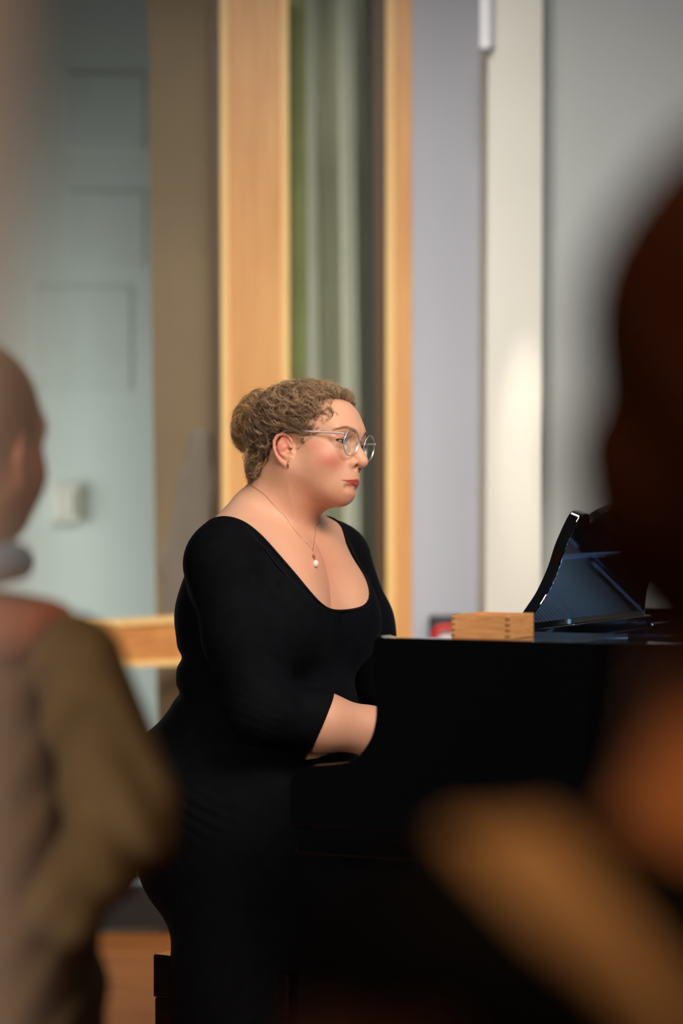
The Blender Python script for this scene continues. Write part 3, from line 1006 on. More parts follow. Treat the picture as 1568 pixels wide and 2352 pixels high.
# ------------------------------------------------------------------ eyes, brows, lashes
for sgn in (-1, 1):
    c = np.array([.0822, sgn * .0325, .0118])
    gaze = np.array([.985, -.02, -.13]); gaze /= np.linalg.norm(gaze)
    e1_ = np.cross([0, 0, 1.0], gaze); e1_ /= np.linalg.norm(e1_); e2_ = np.cross(gaze, e1_)
    Vs, Fs = sphere((0, 0, 0), .0127, 48, 60)
    Vs = np.array(Vs)
    pol = Vs[:, 2].copy()
    Vw = Vs[:, :1] * e1_ + Vs[:, 1:2] * e2_ + Vs[:, 2:] * gaze
    ang = np.arccos(np.clip(pol / .0127, -1, 1))
    fm = []
    for f in Fs:
        am = ang[list(f)].mean()
        fm.append(2 if am < .19 else (1 if am < .50 else 0))
    obj('eye', Hn(Vw + c), Fs, None, person, mats=[M['eye_white'], M['iris'], M['pupil']], fmat=fm)

def tubes(strands, rad, name, m, parent, cols=None, nside=3, **k):
    """strands: (n, m, 3) world points; rad scalar or (n,) ; one mesh"""
    S = np.asarray(strands); n, mm, _ = S.shape
    T = np.gradient(S, axis=1); T /= np.linalg.norm(T, axis=2, keepdims=True) + 1e-12
    ref = np.array([.31, .52, .79]); ref /= np.linalg.norm(ref)
    N1 = np.cross(T, ref); N1 /= np.linalg.norm(N1, axis=2, keepdims=True) + 1e-9
    N2 = np.cross(T, N1)
    prof = np.interp(np.linspace(0, 1, mm), [0, .1, .7, 1], [.7, 1, .9, .15])
    R = (np.asarray(rad).reshape(-1, 1) * np.ones((n, 1))) * prof[None]
    V = np.stack([S + R[..., None] * (math.cos(2 * PI * j / nside) * N1 + math.sin(2 * PI * j / nside) * N2) for j in range(nside)], 2)
    idx = np.arange(n * mm * nside).reshape(n, mm, nside)
    Fs = []
    for j in range(nside):
        j2 = (j + 1) % nside
        Fs.append(np.stack([idx[:, :-1, j], idx[:, :-1, j2], idx[:, 1:, j2], idx[:, 1:, j]], -1).reshape(-1, 4))
    o = obj(name, V.reshape(-1, 3), np.concatenate(Fs), m, parent, **k)
    if cols is not None:
        color_attr(o, np.repeat(np.asarray(cols), mm * nside, axis=0))
    return o

def surf_x(y, z, x0=.16):
    """front surface x of the head at (y,z)"""
    xs = np.linspace(x0, .04, 400, dtype=F4)
    p = np.stack([xs, np.full(400, y, F4), np.full(400, z, F4)], 1)
    d = head_sdf(p)
    i = np.argmax(d < 0)
    return xs[i]
for sgn in (-1, 1):
    st = []
    for k in range(190):
        u = random.random()
        ay = .013 + .043 * u
        bz = .0328 + .005 * math.sin(u * PI) - .14 * max(0, ay - .040) + random.uniform(-.0028, .0028) * (1.1 - .7 * u)
        x = surf_x(sgn * ay, bz)
        L = random.uniform(.004, .007)
        p0 = np.array([x + .0002, sgn * ay, bz])
        ay2 = ay + L * .9; z2 = bz + L * (.25 - .6 * u)
        p2 = np.array([surf_x(sgn * ay2, z2) + .0005, sgn * ay2, z2])
        st.append([p0, (p0 + p2) / 2 + np.array([.0007, 0, .0002]), p2])
    tubes(Hn(np.array(st)), .00012, 'eyebrow', M['hair'], person, cols=[srgb(140, 102, 76)] * len(st))
    st = []
    for k in range(46):
        u = k / 45
        y = sgn * (.0205 + .0270 * u)
        dy = (abs(y) - .0340) / .0160
        zz = .0112 + .0042 * math.sqrt(max(0, 1 - dy * dy)) + .0002
        x = .0825 + math.sqrt(max(1e-6, .0142 ** 2 - min((y - sgn * .032) ** 2, .00019)))
        p0 = np.array([x - .0005, y, zz]); out = np.array([.72, sgn * (.2 + .7 * u), -.30])
        L = .0055 + .002 * u
        st.append([p0, p0 + out * L * .5, p0 + out * L + np.array([0, 0, .0018])])
    tubes(Hn(np.array(st)), .00026, 'eyelashes', M['lash'], person)

# ------------------------------------------------------------------ hair
HZ = [-.10, -.005, .004, .022, .042, .068, .096, .106, .118, .16]
HX = [-.040, -.032, .010, .026, .050, .044, .060, .076, .090, .12]
def hair_cut(p):
    x, y, z = p[:, 0], np.abs(p[:, 1]), p[:, 2]
    xh = np.interp(z, HZ, HX) + .024 * np.clip(1 - y / .062, 0, 1) * np.clip((z - .078) / .015, 0, 1)
    c = (x - xh).astype(F4) * F4(.75)
    # keep the ear and the skin behind it clear
    ear = -ell(np.stack([x, y, z], 1), (-.004, .085, -.014), (.031, .034, .038))
    c = smax(c, ear.astype(F4), .006)
    return c
def hair_shape(p):
    d = ell(p, (-.014, 0, .044), (.113, .088, .088))
    d = smin(d, ell(p, (.038, 0, .080), (.058, .060, .033)), .02)
    d = smin(d, ell(p, (-.065, 0, -.010), (.045, .066, .062)), .03)
    d = smin(d, ell(p, (-.078, -.018, -.040), (.030, .046, .034)), .02)
    return d
def bun_shape(p):
    c = np.array([-.118, -.004, .058], F4)
    a = math.radians(18)
    q = p - c
    r = np.stack([q[:, 0] * math.cos(a) - q[:, 2] * math.sin(a), q[:, 1], q[:, 0] * math.sin(a) + q[:, 2] * math.cos(a)], 1).astype(F4)
    d = ell(r, (0, 0, 0), (.041, .044, .060))
    return smax(d, -ell(r, (-.004, -.044, .0), (.010, .012, .016)), .01)
def lump(p, s, a):
    x, y, z = p[:, 0] * s, p[:, 1] * s, p[:, 2] * s
    return a * (np.sin(x * 1.3 + 2.1 * np.sin(y * 1.1)) * np.sin(y * 1.7 + 1.3 * np.sin(z)) + np.sin(z * 1.9 + 1.7 * np.sin(x * .8)) * .7)
def hair_core(p):
    d = hair_shape(p) + .007 + lump(p, 120, .0016) + lump(p, 260, .0010)
    return smax(d, hair_cut(p) + F4(.004), .008)
def bun_core(p):
    return bun_shape(p) + .005 + lump(p, 140, .0018)
print('building hair')
hair_base = None
Vc, Fc = surface_net(lambda p: hair_core(p), (-.16, -.12, -.11), (.14, .12, .16), .0025)
def hair_tone(n, dark=(104, 80, 60), light=(206, 172, 130), bias=1.0):
    u = rng.random(n) ** bias
    return lerp(np.tile(np.array(srgb(*dark)), (n, 1)), np.array(srgb(*light)), u)
hairo = obj('hair', Hn(Vc), Fc, M['hair'], person, label='dark blonde curly hair')
t = .5 + .5 * np.sin(lump(Vc, 420, 1.5) * 2)
color_attr(hairo, lerp(np.tile(np.array(srgb(58, 44, 35)), (len(Vc), 1)), np.array(srgb(92, 71, 54)), t))
Vc2, Fc2 = surface_net(bun_core, (-.19, -.07, -.03), (-.05, .07, .14), .0025)
bun = obj('hair_bun', Hn(Vc2), Fc2, M['hair'], person, label='loosely twisted hair bun at the back of the head')
t = .5 + .5 * np.sin(lump(Vc2, 420, 1.5) * 2)
color_attr(bun, lerp(np.tile(np.array(srgb(86, 63, 45)), (len(Vc2), 1)), np.array(srgb(124, 94, 66)), t))

def grad(f, P, e=.001):
    p = P.astype(F4)
    g = np.stack([f(p + np.array(v, F4) * F4(e)) - f(p - np.array(v, F4) * F4(e)) for v in np.eye(3)], 1)
    return g / (np.linalg.norm(g, axis=1, keepdims=True) + 1e-9)

def grow(shape, roots, flow, npts, length, curl_amp, curl_turns, lift, jitter):
    """lay strands along a flow on the surface of 'shape', with a corkscrew around each"""
    n = len(roots)
    P = roots.copy(); path = [P.copy()]
    step = (length / (npts - 1))[:, None]
    wob = rng.normal(size=(n, 3)) * jitter
    for k in range(npts - 1):
        g = grad(shape, P)
        f = flow(P) + wob
        wob = wob * .86 + rng.normal(size=(n, 3)) * jitter * .45
        f = f - (f * g).sum(1, keepdims=True) * g
        f /= np.linalg.norm(f, axis=1, keepdims=True) + 1e-9
        P = P + f * step
        d = shape(P.astype(F4))[:, None]
        P = P - g * (d - lift[:, None]) * .7
        path.append(P.copy())
    S = np.stack(path, 1)
    T = np.gradient(S, axis=1); T /= np.linalg.norm(T, axis=2, keepdims=True) + 1e-9
    G = grad(shape, S.reshape(-1, 3)).reshape(S.shape)
    Bv = np.cross(T, G); Bv /= np.linalg.norm(Bv, axis=2, keepdims=True) + 1e-9
    ph = rng.random((n, 1)) * 2 * PI
    u = np.linspace(0, 1, npts)[None]
    A = curl_amp[:, None] * np.interp(u, [0, .2, 1], [0, .7, 1.15])
    w = 2 * PI * curl_turns[:, None] * u + ph
    return S + G * (A * np.cos(w) * .6)[..., None] + Bv * (A * np.sin(w))[..., None]

def no_ear(S):
    m = (S[:, :, 0] > -.033) & (S[:, :, 0] < .014) & (S[:, :, 2] < .021) & (S[:, :, 2] > -.05) & (np.abs(S[:, :, 1]) > .05)
    return ~m.any(1)

def sample_roots(V, n): return V[rng.integers(0, len(V), n)] + rng.normal(size=(n, 3)) * .001
BUNC = np.array([-.112, 0, .062])
def flow_head(P):
    d = BUNC - P
    d /= np.linalg.norm(d, axis=1, keepdims=True) + 1e-9
    # nape curls wander
    low = np.clip((.01 - P[:, 2]) / .03, 0, 1)[:, None]
    side = np.clip((P[:, 0] - .0) / .05, 0, 1)[:, None] * np.clip((.075 - P[:, 2]) / .04, 0, 1)[:, None]
    d = d + side * np.array([0.0, 0, -.25])
    return d * (1 - low) + low * np.array([-.25, 0, -.9])
def locks(shape, Vr, n, kids, flow, lr, ar, tr, lift, jit, spread, npts=20, ok=None):
    """guide curls with children around each: gives clumped wavy locks"""
    roots = sample_roots(Vr, n)
    if ok is not None: roots = roots[ok(roots.astype(F4))]
    n = len(roots)
    G = grow(shape, roots, flow, npts, rng.uniform(*lr, n), rng.uniform(*ar, n), rng.uniform(*tr, n), rng.uniform(*lift, n), jit)
    C = np.repeat(G, kids, axis=0)
    m = len(C)
    off = rng.normal(size=(m, 1, 3)) * spread
    off2 = rng.normal(size=(m, 1, 3)) * spread * .8
    u = np.linspace(0, 1, npts)[None, :, None]
    C = C + off * (1 - .45 * u) + off2 * u * u * 1.3
    return roots, C, np.repeat(np.arange(n), kids)
kids = 11
roots, S1, gid = locks(hair_shape, Vc, 2700, kids, flow_head, (.022, .062), (.0016, .0078), (.4, 1.5), (-.0085, .0045), .42, .0015, ok=lambda p: hair_cut(p) < .001)
k = no_ear(S1) & ~((S1[:, :, 0] > .086) & (S1[:, :, 2] < .088)).any(1); S1 = S1[k]; gid = gid[k]; n1 = len(S1)
gt = rng.random(len(roots))[gid][:, None]
front = np.clip((roots[:, 0] + roots[:, 2] - .09) / .07, 0, 1)[gid][:, None]
base = lerp(np.tile(np.array(srgb(72, 50, 38)), (n1, 1)), np.array(srgb(212, 176, 136)), np.clip(gt[:, 0] ** 1.8 * .60 + .34 * rng.random(n1) ** 2 + .20 * front[:, 0], 0, 1))
tubes(Hn(S1), rng.uniform(.00011, .00021, n1), 'curls', M['hair'], hairo, cols=np.clip(base, 0, 1))
rb_, SB, gb = locks(hair_shape, Vc, 520, 9, flow_head, (.035, .085), (.0045, .0105), (.5, 1.5), (-.003, .0065), .5, .0012, npts=26, ok=lambda p: hair_cut(p) < -.004)
k = no_ear(SB) & ~((SB[:, :, 0] > .080) & (SB[:, :, 2] < .092)).any(1); SB = SB[k]; gb = gb[k]
tb_ = rng.random(len(rb_))[gb]
tubes(Hn(SB), rng.uniform(.00010, .00018, len(SB)), 'loose_curls', M['hair'], hairo, cols=lerp(np.tile(np.array(srgb(128, 98, 74)), (len(SB), 1)), np.array(srgb(226, 192, 150)), np.clip(tb_ * .7 + .3 * rng.random(len(SB)), 0, 1)))
# fine temple and nape wisps lying on the skin and standing off the silhouette
n2 = 900
r2 = Vc[rng.integers(0, len(Vc), n2 * 4)]
edge = np.abs(hair_cut(r2.astype(F4)) + .004) < .007
r2 = r2[edge][:n2]; n2 = len(r2)
S2 = grow(hair_shape, r2, lambda P: flow_head(P) * -.2 + np.array([.35, 0, -.45]), 14, rng.uniform(.008, .026, n2), rng.uniform(.0006, .0026, n2), rng.uniform(.4, 1.4, n2), rng.uniform(-.008, -.001, n2), .5)
k = no_ear(S2) & ~((S2[:, :, 0] > .070) & (S2[:, :, 2] < .092)).any(1); S2 = S2[k]; r2 = r2[k]; n2 = len(S2)
tubes(Hn(S2), rng.uniform(.00009, .00016, n2), 'wisps', M['hair'], hairo, cols=hair_tone(n2, (120, 92, 70), (200, 165, 125)))
n3 = 1100
r3 = Vc[rng.integers(0, len(Vc), n3 * 2)]
r3 = r3[(r3[:, 2] > .06) | (r3[:, 0] < -.06)][:n3]; n3 = len(r3)
S3 = grow(hair_shape, r3, lambda P: flow_head(P) * .5 + np.array([.0, 0, .1]), 18, rng.uniform(.03, .07, n3), rng.uniform(.003, .008, n3), rng.uniform(.5, 1.6, n3), rng.uniform(.002, .010, n3), .7)
tubes(Hn(S3), rng.uniform(.00006, .00011, n3), 'flyaway_hairs', M['hair'], hairo, cols=hair_tone(n3, (150, 118, 86), (230, 196, 150)))
# bun strands: wrap round the bun
def flow_bun(P):
    q = P - np.array([-.118, -.004, .062])
    ax = np.array([.25, .95, .15])
    return np.cross(q, ax) * 20 + np.array([-.05, 0, -.12])
r4, S4, gid = locks(bun_shape, Vc2, 420, 12, flow_bun, (.035, .075), (.0010, .0042), (.3, 1.0), (-.007, .005), .22, .0014)
n4 = len(S4); gt = rng.random(len(r4))[gid]
tubes(Hn(S4), rng.uniform(.00012, .00022, n4), 'curls', M['hair'], bun, cols=lerp(np.tile(np.array(srgb(112, 82, 58)), (n4, 1)), np.array(srgb(220, 178, 126)), np.clip(gt * .75 + .25 * rng.random(n4), 0, 1)))
n5 = 340
r5 = sample_roots(Vc2, n5)
S5 = grow(bun_shape, r5, flow_bun, 18, rng.uniform(.04, .08, n5), rng.uniform(.002, .006, n5), rng.uniform(.4, 1.1, n5), rng.uniform(.003, .012, n5), .5)
tubes(Hn(S5), rng.uniform(.00008, .00014, n5), 'flyaway_hairs', M['hair'], bun, cols=hair_tone(n5, (140, 104, 70), (225, 184, 132)))
# loose ringlets at the nape
st = []
for k in range(60):
    c0 = np.array([-.078 + random.uniform(-.022, .020), random.uniform(-.05, .02), -.058 + random.uniform(-.006, .010)])
    R = random.uniform(.003, .006); ln = random.uniform(.008, .020); tr = random.uniform(.7, 1.5); ph = random.uniform(0, 6.28)
    dr = np.array([random.uniform(-.4, .5), random.uniform(-.3, .1), -1.0])
    st.append([c0 + dr * ln * u + np.array([math.cos(ph + tr * 6.28 * u), .3, math.sin(ph + tr * 6.28 * u)]) * R * min(1, u * 3) for u in np.linspace(0, 1, 22)])
tubes(Hn(np.array(st)), .00014, 'nape_ringlets', M['hair'], hairo, cols=hair_tone(60, (120, 84, 58), (180, 136, 96)))

# ------------------------------------------------------------------ eyeglasses
gls = empty('eyeglasses', H(.111, 0, .009), 'round thin silver-rimmed eyeglasses with pale temple arms on the pianist\'s face', 'glasses')
def lens_ring(sgn, scale=1.0, dx=0.0, n=56):
    wrap = math.radians(6) * sgn; pt = math.radians(7)
    out = []
    for k in range(n):
        a = 2 * PI * k / n
        v = .0243 * math.sin(a) * scale; u = .0236 * math.cos(a) * scale
        if v < 0: u *= 1 - .04 * abs(math.sin(a))
        x = dx - abs(0) - sgn * 0
        lx = x + v * math.sin(pt) - u * sgn * math.sin(math.radians(6))
        out.append(H(.1105 + lx, sgn * .0335 + u * 1.0, .0095 + v * math.cos(pt)))
    return np.array(out)
for sgn in (-1, 1):
    rg = lens_ring(sgn)
    MB().tube(rg, .00085, 10, True).build('rim', M['silver'], gls, smooth=True)
    # lens: slightly domed disc with thickness
    layers = []
    for s, dx in ((.985, -.0002), (.985, .0002), (.7, .0010), (.35, .0014)):
        layers.append(lens_ring(sgn, s, dx))
    Vl = np.concatenate(layers); n = 56; Fl = []
    for a in range(3):
        for j in range(n): Fl.append((a * n + j, a * n + (j + 1) % n, (a + 1) * n + (j + 1) % n, (a + 1) * n + j))
    Fl.append(tuple(range(3 * n, 4 * n))); Fl.append(tuple(range(n - 1, -1, -1)))
    obj('lens', Vl, Fl, M['lens'], gls)
    # temple arm
    pts = [H(.1085, sgn * .0570, .0215), H(.1075, sgn * .0610, .0225), H(.100, sgn * .0650, .0228), H(.06, sgn * .0735, .0240), H(.02, sgn * .0790, .0255), H(-.004, sgn * .0800, .0262), H(-.022, sgn * .0790, .0150), H(-.032, sgn * .0765, -.004)]
    V1, F1 = tube_np(spline(pts, 6), np.interp(np.linspace(0, 1, 43), [0, .15, .3, 1], [.0010, .0012, .0017, .0017]), 10)
    MB().add(V1, F1).build('temple_arm', M['clear_temple'], gls, smooth=True)
    MB().tube([H(.1090, sgn * .0560, .0200), H(.1085, sgn * .0600, .0225), H(.1045, sgn * .0625, .0228)], .0016, 8).build('hinge', M['silver'], gls, smooth=True)
    # nose pad and its wire
    pv, pf = sphere((0, 0, 0), (.0012, .0016, .0046), 14, 10)
    pv = np.array(pv) + np.array([.1050, sgn * .0100, .0050])
    obj('nose_pad', Hn(pv), pf, M['clear_temple'], gls)
    MB().tube(spline([H(.1105, sgn * .0125, .0130), H(.1085, sgn * .0105, .0135), H(.1065, sgn * .0105, .0090), H(.1060, sgn * .0105, .0060)], 5), .0004, 6).build('pad_wire', M['silver'], gls, smooth=True)
MB().tube(spline([H(.1120, -.0105, .0150), H(.1135, -.005, .0185), H(.1138, 0, .0192), H(.1135, .005, .0185), H(.1120, .0105, .0150)], 6), .0009, 8).build('bridge', M['silver'], gls, smooth=True)

# ------------------------------------------------------------------ earring
er = empty('hoop_earring', H(-.003, -.084, -.036), 'small rose-gold hoop earring in the pianist\'s ear lobe', 'earring')
cc = np.array([.0065, -.0795, -.0370])
MB().tube([H(*(cc + np.array([.0012 * math.cos(a), -.0045 * math.cos(a), .0062 * math.sin(a)]))) for a in np.linspace(0, 2 * PI, 28)[:-1]], .0011, 8, True).build('hoop', M['gold'], er, smooth=True)

# ------------------------------------------------------------------ necklace
def on_skin(p, n=30, off=.0008):
    """slide a point onto the skin surface"""
    p = np.array(p, dtype=float)[None]
    for _ in range(n):
        d = skin_sdf(p.astype(F4))[0]; g = grad(skin_sdf, p, .002)
        p = p - g * (d - off)
    return p[0]
def hit(px, py, off=.0008, y0=4.15, y1=4.9):
    Y = np.linspace(y0, y1, 600)
    P = np.stack([(px - CX) / FPX * Y, Y, CAMZ - (py - CY) / FPX * Y], 1)
    d = skin_sdf(P.astype(F4))
    k = int(np.argmax(d < 0)) if (d < 0).any() else int(np.argmin(d))
    return on_skin(P[k], 3, off)
PEND = hit(717, 1264)
left = [on_skin(at(588, 1122, 4.60))] + [hit(a, b) for a, b in [(602, 1131), (625, 1155), (655, 1187), (672, 1212), (694, 1240), (708, 1253)]]
right = [hit(a, b) for a, b in [(720, 1245), (723, 1222), (725, 1207)]] + [on_skin(p) for p in [at(728, 1180, 4.62), at(700, 1150, 4.66)]]
nk = empty('pearl_necklace', PEND, 'thin gold chain necklace with a single pearl pendant on the pianist\'s chest', 'necklace')
path = spline(left + [PEND], 10)
path = np.array([on_skin(p, 4) for p in path])
path2 = np.array([on_skin(p, 4) for p in spline([PEND] + right, 10)])
MB().tube(path, .00026, 6).build('chain', M['gold'], nk, smooth=True)
MB().tube(path2, .00026, 6).build('chain', M['gold'], nk, smooth=True)
gd = grad(skin_sdf, PEND[None], .002)[0]
pc = PEND + np.array([0, -.0030, 0])
ps = hit(719, 1278) + np.array([0, -.0040, 0]); pq = hit(723.5, 1295) + np.array([0, -.0062, 0])
mb = MB()
for a in range(6):
    v, f = sphere(ps + np.array([.0022 * math.cos(a * PI / 3), .0005, .0030 * math.sin(a * PI / 3)]), .0014, 10, 8); mb.add(v, f)
v, f = sphere(ps + np.array([.0002, -.0010, 0]), .0021, 12, 10); mb.add(v, f)
mb.tube([pc + np.array([.0015 * math.cos(a), .0012, -.0040 + .0032 * math.sin(a)]) for a in np.linspace(0, 2 * PI, 14)[:-1]], .0005, 6, True)
mb.build('setting', M['gold'], nk, smooth=True)
mb2 = MB().tube([ps + np.array([.001, -.001, -.0035]), pq + np.array([0, 0, .0070])], .0006, 6).build('link', M['gold'], nk, smooth=True)
v, f = sphere(pq, (.0061, .0061, .0068), 24, 18)
obj('pearl', v, f, M['pearl'], nk)

# ------------------------------------------------------------------ piano bench
bn = empty('piano_bench', TL(0, 0, 0), 'black piano bench under the seated pianist, its corner showing at lower left', 'bench')
def TLb(a, b, c): return TL(a, b, c)
bevel(MB().box((-.050, -.165, .380), (.200, .18, .445), TLb).build('cushion', M['black_leather'], bn), .02, 4)
bevel(MB().box((-.086, -.200, .30), (.225, .205, .380), TLb).build('apron', M['lacquer'], bn), .004)
for (a, b) in ((-.084, -.198), (-.084, .148), (.168, -.198), (.168, .148)):
    bevel(MB().box((a, b, 0.0), (a + .055, b + .055, .30), TLb).build('leg', M['lacquer'], bn), .004)

# ------------------------------------------------------------------ grand piano
pi_ = empty('grand_piano', PL(.7, .7, 0), 'glossy black grand piano with raised music desk, played by the seated person', 'piano')
RT = .99
# near (treble) side of the case: arm with its S curve, drawn on the side plane (t, z)
def pz(py, Y=4.08): return CAMZ - (py - CY) / FPX * Y
def ptt(px):  # t on the near side plane for an image column
    s = (px - CX) / FPX
    return (s * PY0 - PX0) / (math.cos(PT) + s * math.sin(PT))
def pp(px, py):
    t = ptt(px); Y = PY0 - t * math.sin(PT)
    return (t, CAMZ - (py - CY) / FPX * Y)
prof = [pp(872, 1461), pp(861, 1468), pp(857, 1480), pp(854, 1530), pp(858, 1570), pp(862, 1610), pp(862, 1650), pp(853, 1690), pp(835, 1722), pp(815, 1742), pp(790, 1753), pp(740, 1758), pp(700, 1762), pp(678, 1775), pp(667, 1795), pp(665, 1830)]
sp = spline(np.array([(a, 0, b) for a, b in prof]), 4)
out = [(p[0], p[2]) for p in sp] + [pp(664, 1896)]
bz_ = out[-1][1]
out += [(1.35, bz_), (1.35, RT), (pp(880, 1461)[0], RT)]
side = MB().prism(out, 0.0, .045, PL).build('treble_case_side', M['lacquer'], pi_)
bevel(side, .006, 4)
# rim continuing round the bentside and tail
def rim_curve():
    P = [(1.35, .0225), (1.42, .03), (1.50, .10), (1.54, .22), (1.58, .40), (1.72, .62), (1.86, .80), (1.92, 1.00), (1.90, 1.20), (1.80, 1.36), (1.62, 1.44), (1.40, 1.455), (1.0, 1.455), (.5, 1.455), (.2, 1.455)]
    return spline(np.array([(a, b, 0) for a, b in P]), 8)
rc = rim_curve()
T = np.gradient(rc, axis=0); T /= np.linalg.norm(T, axis=1)[:, None]; Nn = np.stack([-T[:, 1], T[:, 0], 0 * T[:, 0]], 1)
Vr = []; Fr = []
for i in range(len(rc)):
    for (o_, z_) in ((-.0225, bz_), (.0225, bz_), (.0225, RT), (-.0225, RT)):
        c = rc[i] + Nn[i] * o_
        Vr.append(PL(c[0], c[1], z_))
for i in range(len(rc) - 1):
    for j in range(4): Fr.append((i * 4 + j, i * 4 + (j + 1) % 4, (i + 1) * 4 + (j + 1) % 4, (i + 1) * 4 + j))
Fr += [(0, 1, 2, 3), tuple(4 * (len(rc) - 1) + k for k in (3, 2, 1, 0))]
obj('rim', Vr, Fr, M['lacquer'], pi_, smooth=False)
# bass cheek
bass = [(a, b) for a, b in out if a < .3] + [(.3, bz_), (.3, RT)]
bass = [(p[0], p[2]) for p in sp] + [pp(664, 1896), (.22, bz_), (.22, RT), (pp(880, 1461)[0], RT)]
bevel(MB().prism(bass, 1.4325, 1.4775, PL).build('bass_case_side', M['lacquer'], pi_), .003, 2)
# key bed and moulding below
z2 = pp(676, 1960)[1]
bevel(MB().box((pp(664, 1900)[0] + .004, .03, bz_ - .001), (.20, 1.44, bz_ + .03), PL).build('key_bed', M['lacquer'], pi_), .003)
bevel(MB().box((pp(676, 1900)[0], .004, z2), (.95, .055, bz_), PL).build('underside_moulding', M['lacquer'], pi_), .003)
KZ = .728
MB().box((-.160, .045, bz_ + .03), (-.145, 1.433, KZ - .022), PL).build('key_slip', M['lacquer'], pi_)
bevel(MB().box((-.150, .045, bz_ + .03), (-.0, .100, KZ + .014), PL).build('key_block', M['lacquer'], pi_), .006)
bevel(MB().box((-.150, 1.338, bz_ + .03), (-.0, 1.433, KZ + .014), PL).build('key_block', M['lacquer'], pi_), .006)
kw = 1.236 / 52
for i in range(52):
    MB().box((-.145, .101 + i * kw + .0006, KZ - .02), (.005, .101 + (i + 1) * kw - .0006, KZ), PL).build('white_key', M['ivory'], pi_)
blk = [1, 3, 4] ; 
pat = [1, 1, 0, 1, 1, 1, 0]
# keys run from the near treble end (C8) downwards: gap pattern reversed
order = []
names = []
seq = ['C'] + ['B', 'A', 'G', 'F', 'E', 'D', 'C'] * 7 + ['B', 'A']
for i in range(51):
    hi_, lo_ = seq[i], seq[i + 1]
    if (hi_, lo_) in (('C', 'B'), ('F', 'E')): continue
    q0 = .101 + (i + 1) * kw
    bevel(MB().box((-.095, q0 - .0055, KZ), (.005, q0 + .0055, KZ + .012), PL).build('black_key', M['ebony'], pi_), .0015, 2)
bevel(MB().prism([(.005, KZ + .002), (.012, KZ + .16), (.045, RT - .030), (.108, RT - .022), (.108, KZ - .02), (.005, KZ - .02)], .046, 1.432, PL).build('fallboard', M['lacquer'], pi_), .004)
# shelf / pin block cover in front of the desk, plate and soundboard
bevel(MB().box((.110, .045, RT - .06), (.345, .300, RT - .0005), PL).build('desk_shelf', M['lacquer'], pi_), .003)
bevel(MB().box((.110, 1.375, RT - .06), (.345, 1.432, RT - .0005), PL).build('desk_shelf', M['lacquer'], pi_), .003)
bevel(MB().box((.088, .300, RT - .03), (.128, 1.12, RT - .002), PL).build('desk_rail', M['lacquer'], pi_), .003)
inner = [(.16, .045), (1.34, .045)] + [(c[0] - .01, c[1] + .02) for c in rc[8:-1:3] if c[0] > 1.3][:18]
IN = [(.16, .045), (1.36, .05), (1.46, .12), (1.50, .25), (1.54, .43), (1.68, .65), (1.82, .83), (1.87, 1.0), (1.85, 1.18), (1.76, 1.33), (1.6, 1.41), (.16, 1.43)]
def slab_poly(pts, z0, z1):
    mb = MB(); n = len(pts)
    return mb.add([PL(a, b, z0) for a, b in pts] + [PL(a, b, z1) for a, b in pts],
                  [tuple(range(n - 1, -1, -1)), tuple(range(n, 2 * n))] + [(i, (i + 1) % n, (i + 1) % n + n, i + n) for i in range(n)])
slab_poly(IN, RT - .22, RT - .20).build('soundboard', M['plate'], pi_)
MB().box((.130, .05, RT - .16), (.36, 1.42, RT - .10), PL).build('pin_block', M['plate'], pi_)
MB().box((.36, .06, RT - .105), (.40, 1.41, RT - .088), PL).build('string_felt', M['felt_red'], pi_)
for k in range(64):
    q0 = .075 + k * (1.33 / 64)
    L_ = 0.42 + 0.9 * (k / 64) ** 1.2
    MB().tube([PL(.135, q0, RT - .084), PL(.36 + L_, q0 + .02 + .10 * (k / 64), RT - .084)], .0036, 6).build('string', M['string_dark'], pi_, smooth=True)
for (qa, qb, w_) in ((.30, .22, .028), (.62, .70, .032), (.98, 1.10, .030)):
    bevel(MB().hexa([PL(.30, qa, RT - .09), PL(.30, qa + w_, RT - .09), PL(1.4, qb + w_, RT - .09), PL(1.4, qb, RT - .09),
                     PL(.30, qa, RT - .045), PL(.30, qa + w_, RT - .045), PL(1.4, qb + w_, RT - .045), PL(1.4, qb, RT - .045)]).build('plate_strut', M['strut'], pi_), .004)
    MB().box((.32, qa + .003, RT - .045), (.37, qa + w_ - .003, RT - .041), PL).build('brass_badge', M['brass'], pi_)
for k in range(60):
    q0 = .16 + k * (1.15 / 60)
    MB().box((.44, q0, RT - .082), (.475, q0 + .011, RT - .050), PL).build('damper', M['ebony'], pi_)
for (a, b) in ((.25, .12), (.25, 1.35), (1.65, .9)):
    MB().tube([PL(a, b, bz_), PL(a, b, .62), PL(a, b, .30), PL(a, b, .05)], [.06, .06, .042, .035], 16).build('leg', M['lacquer'], pi_, smooth=True)
slab_poly(IN, bz_ + .005, bz_ + .03).build('bottom_frame', M['lacquer'], pi_)

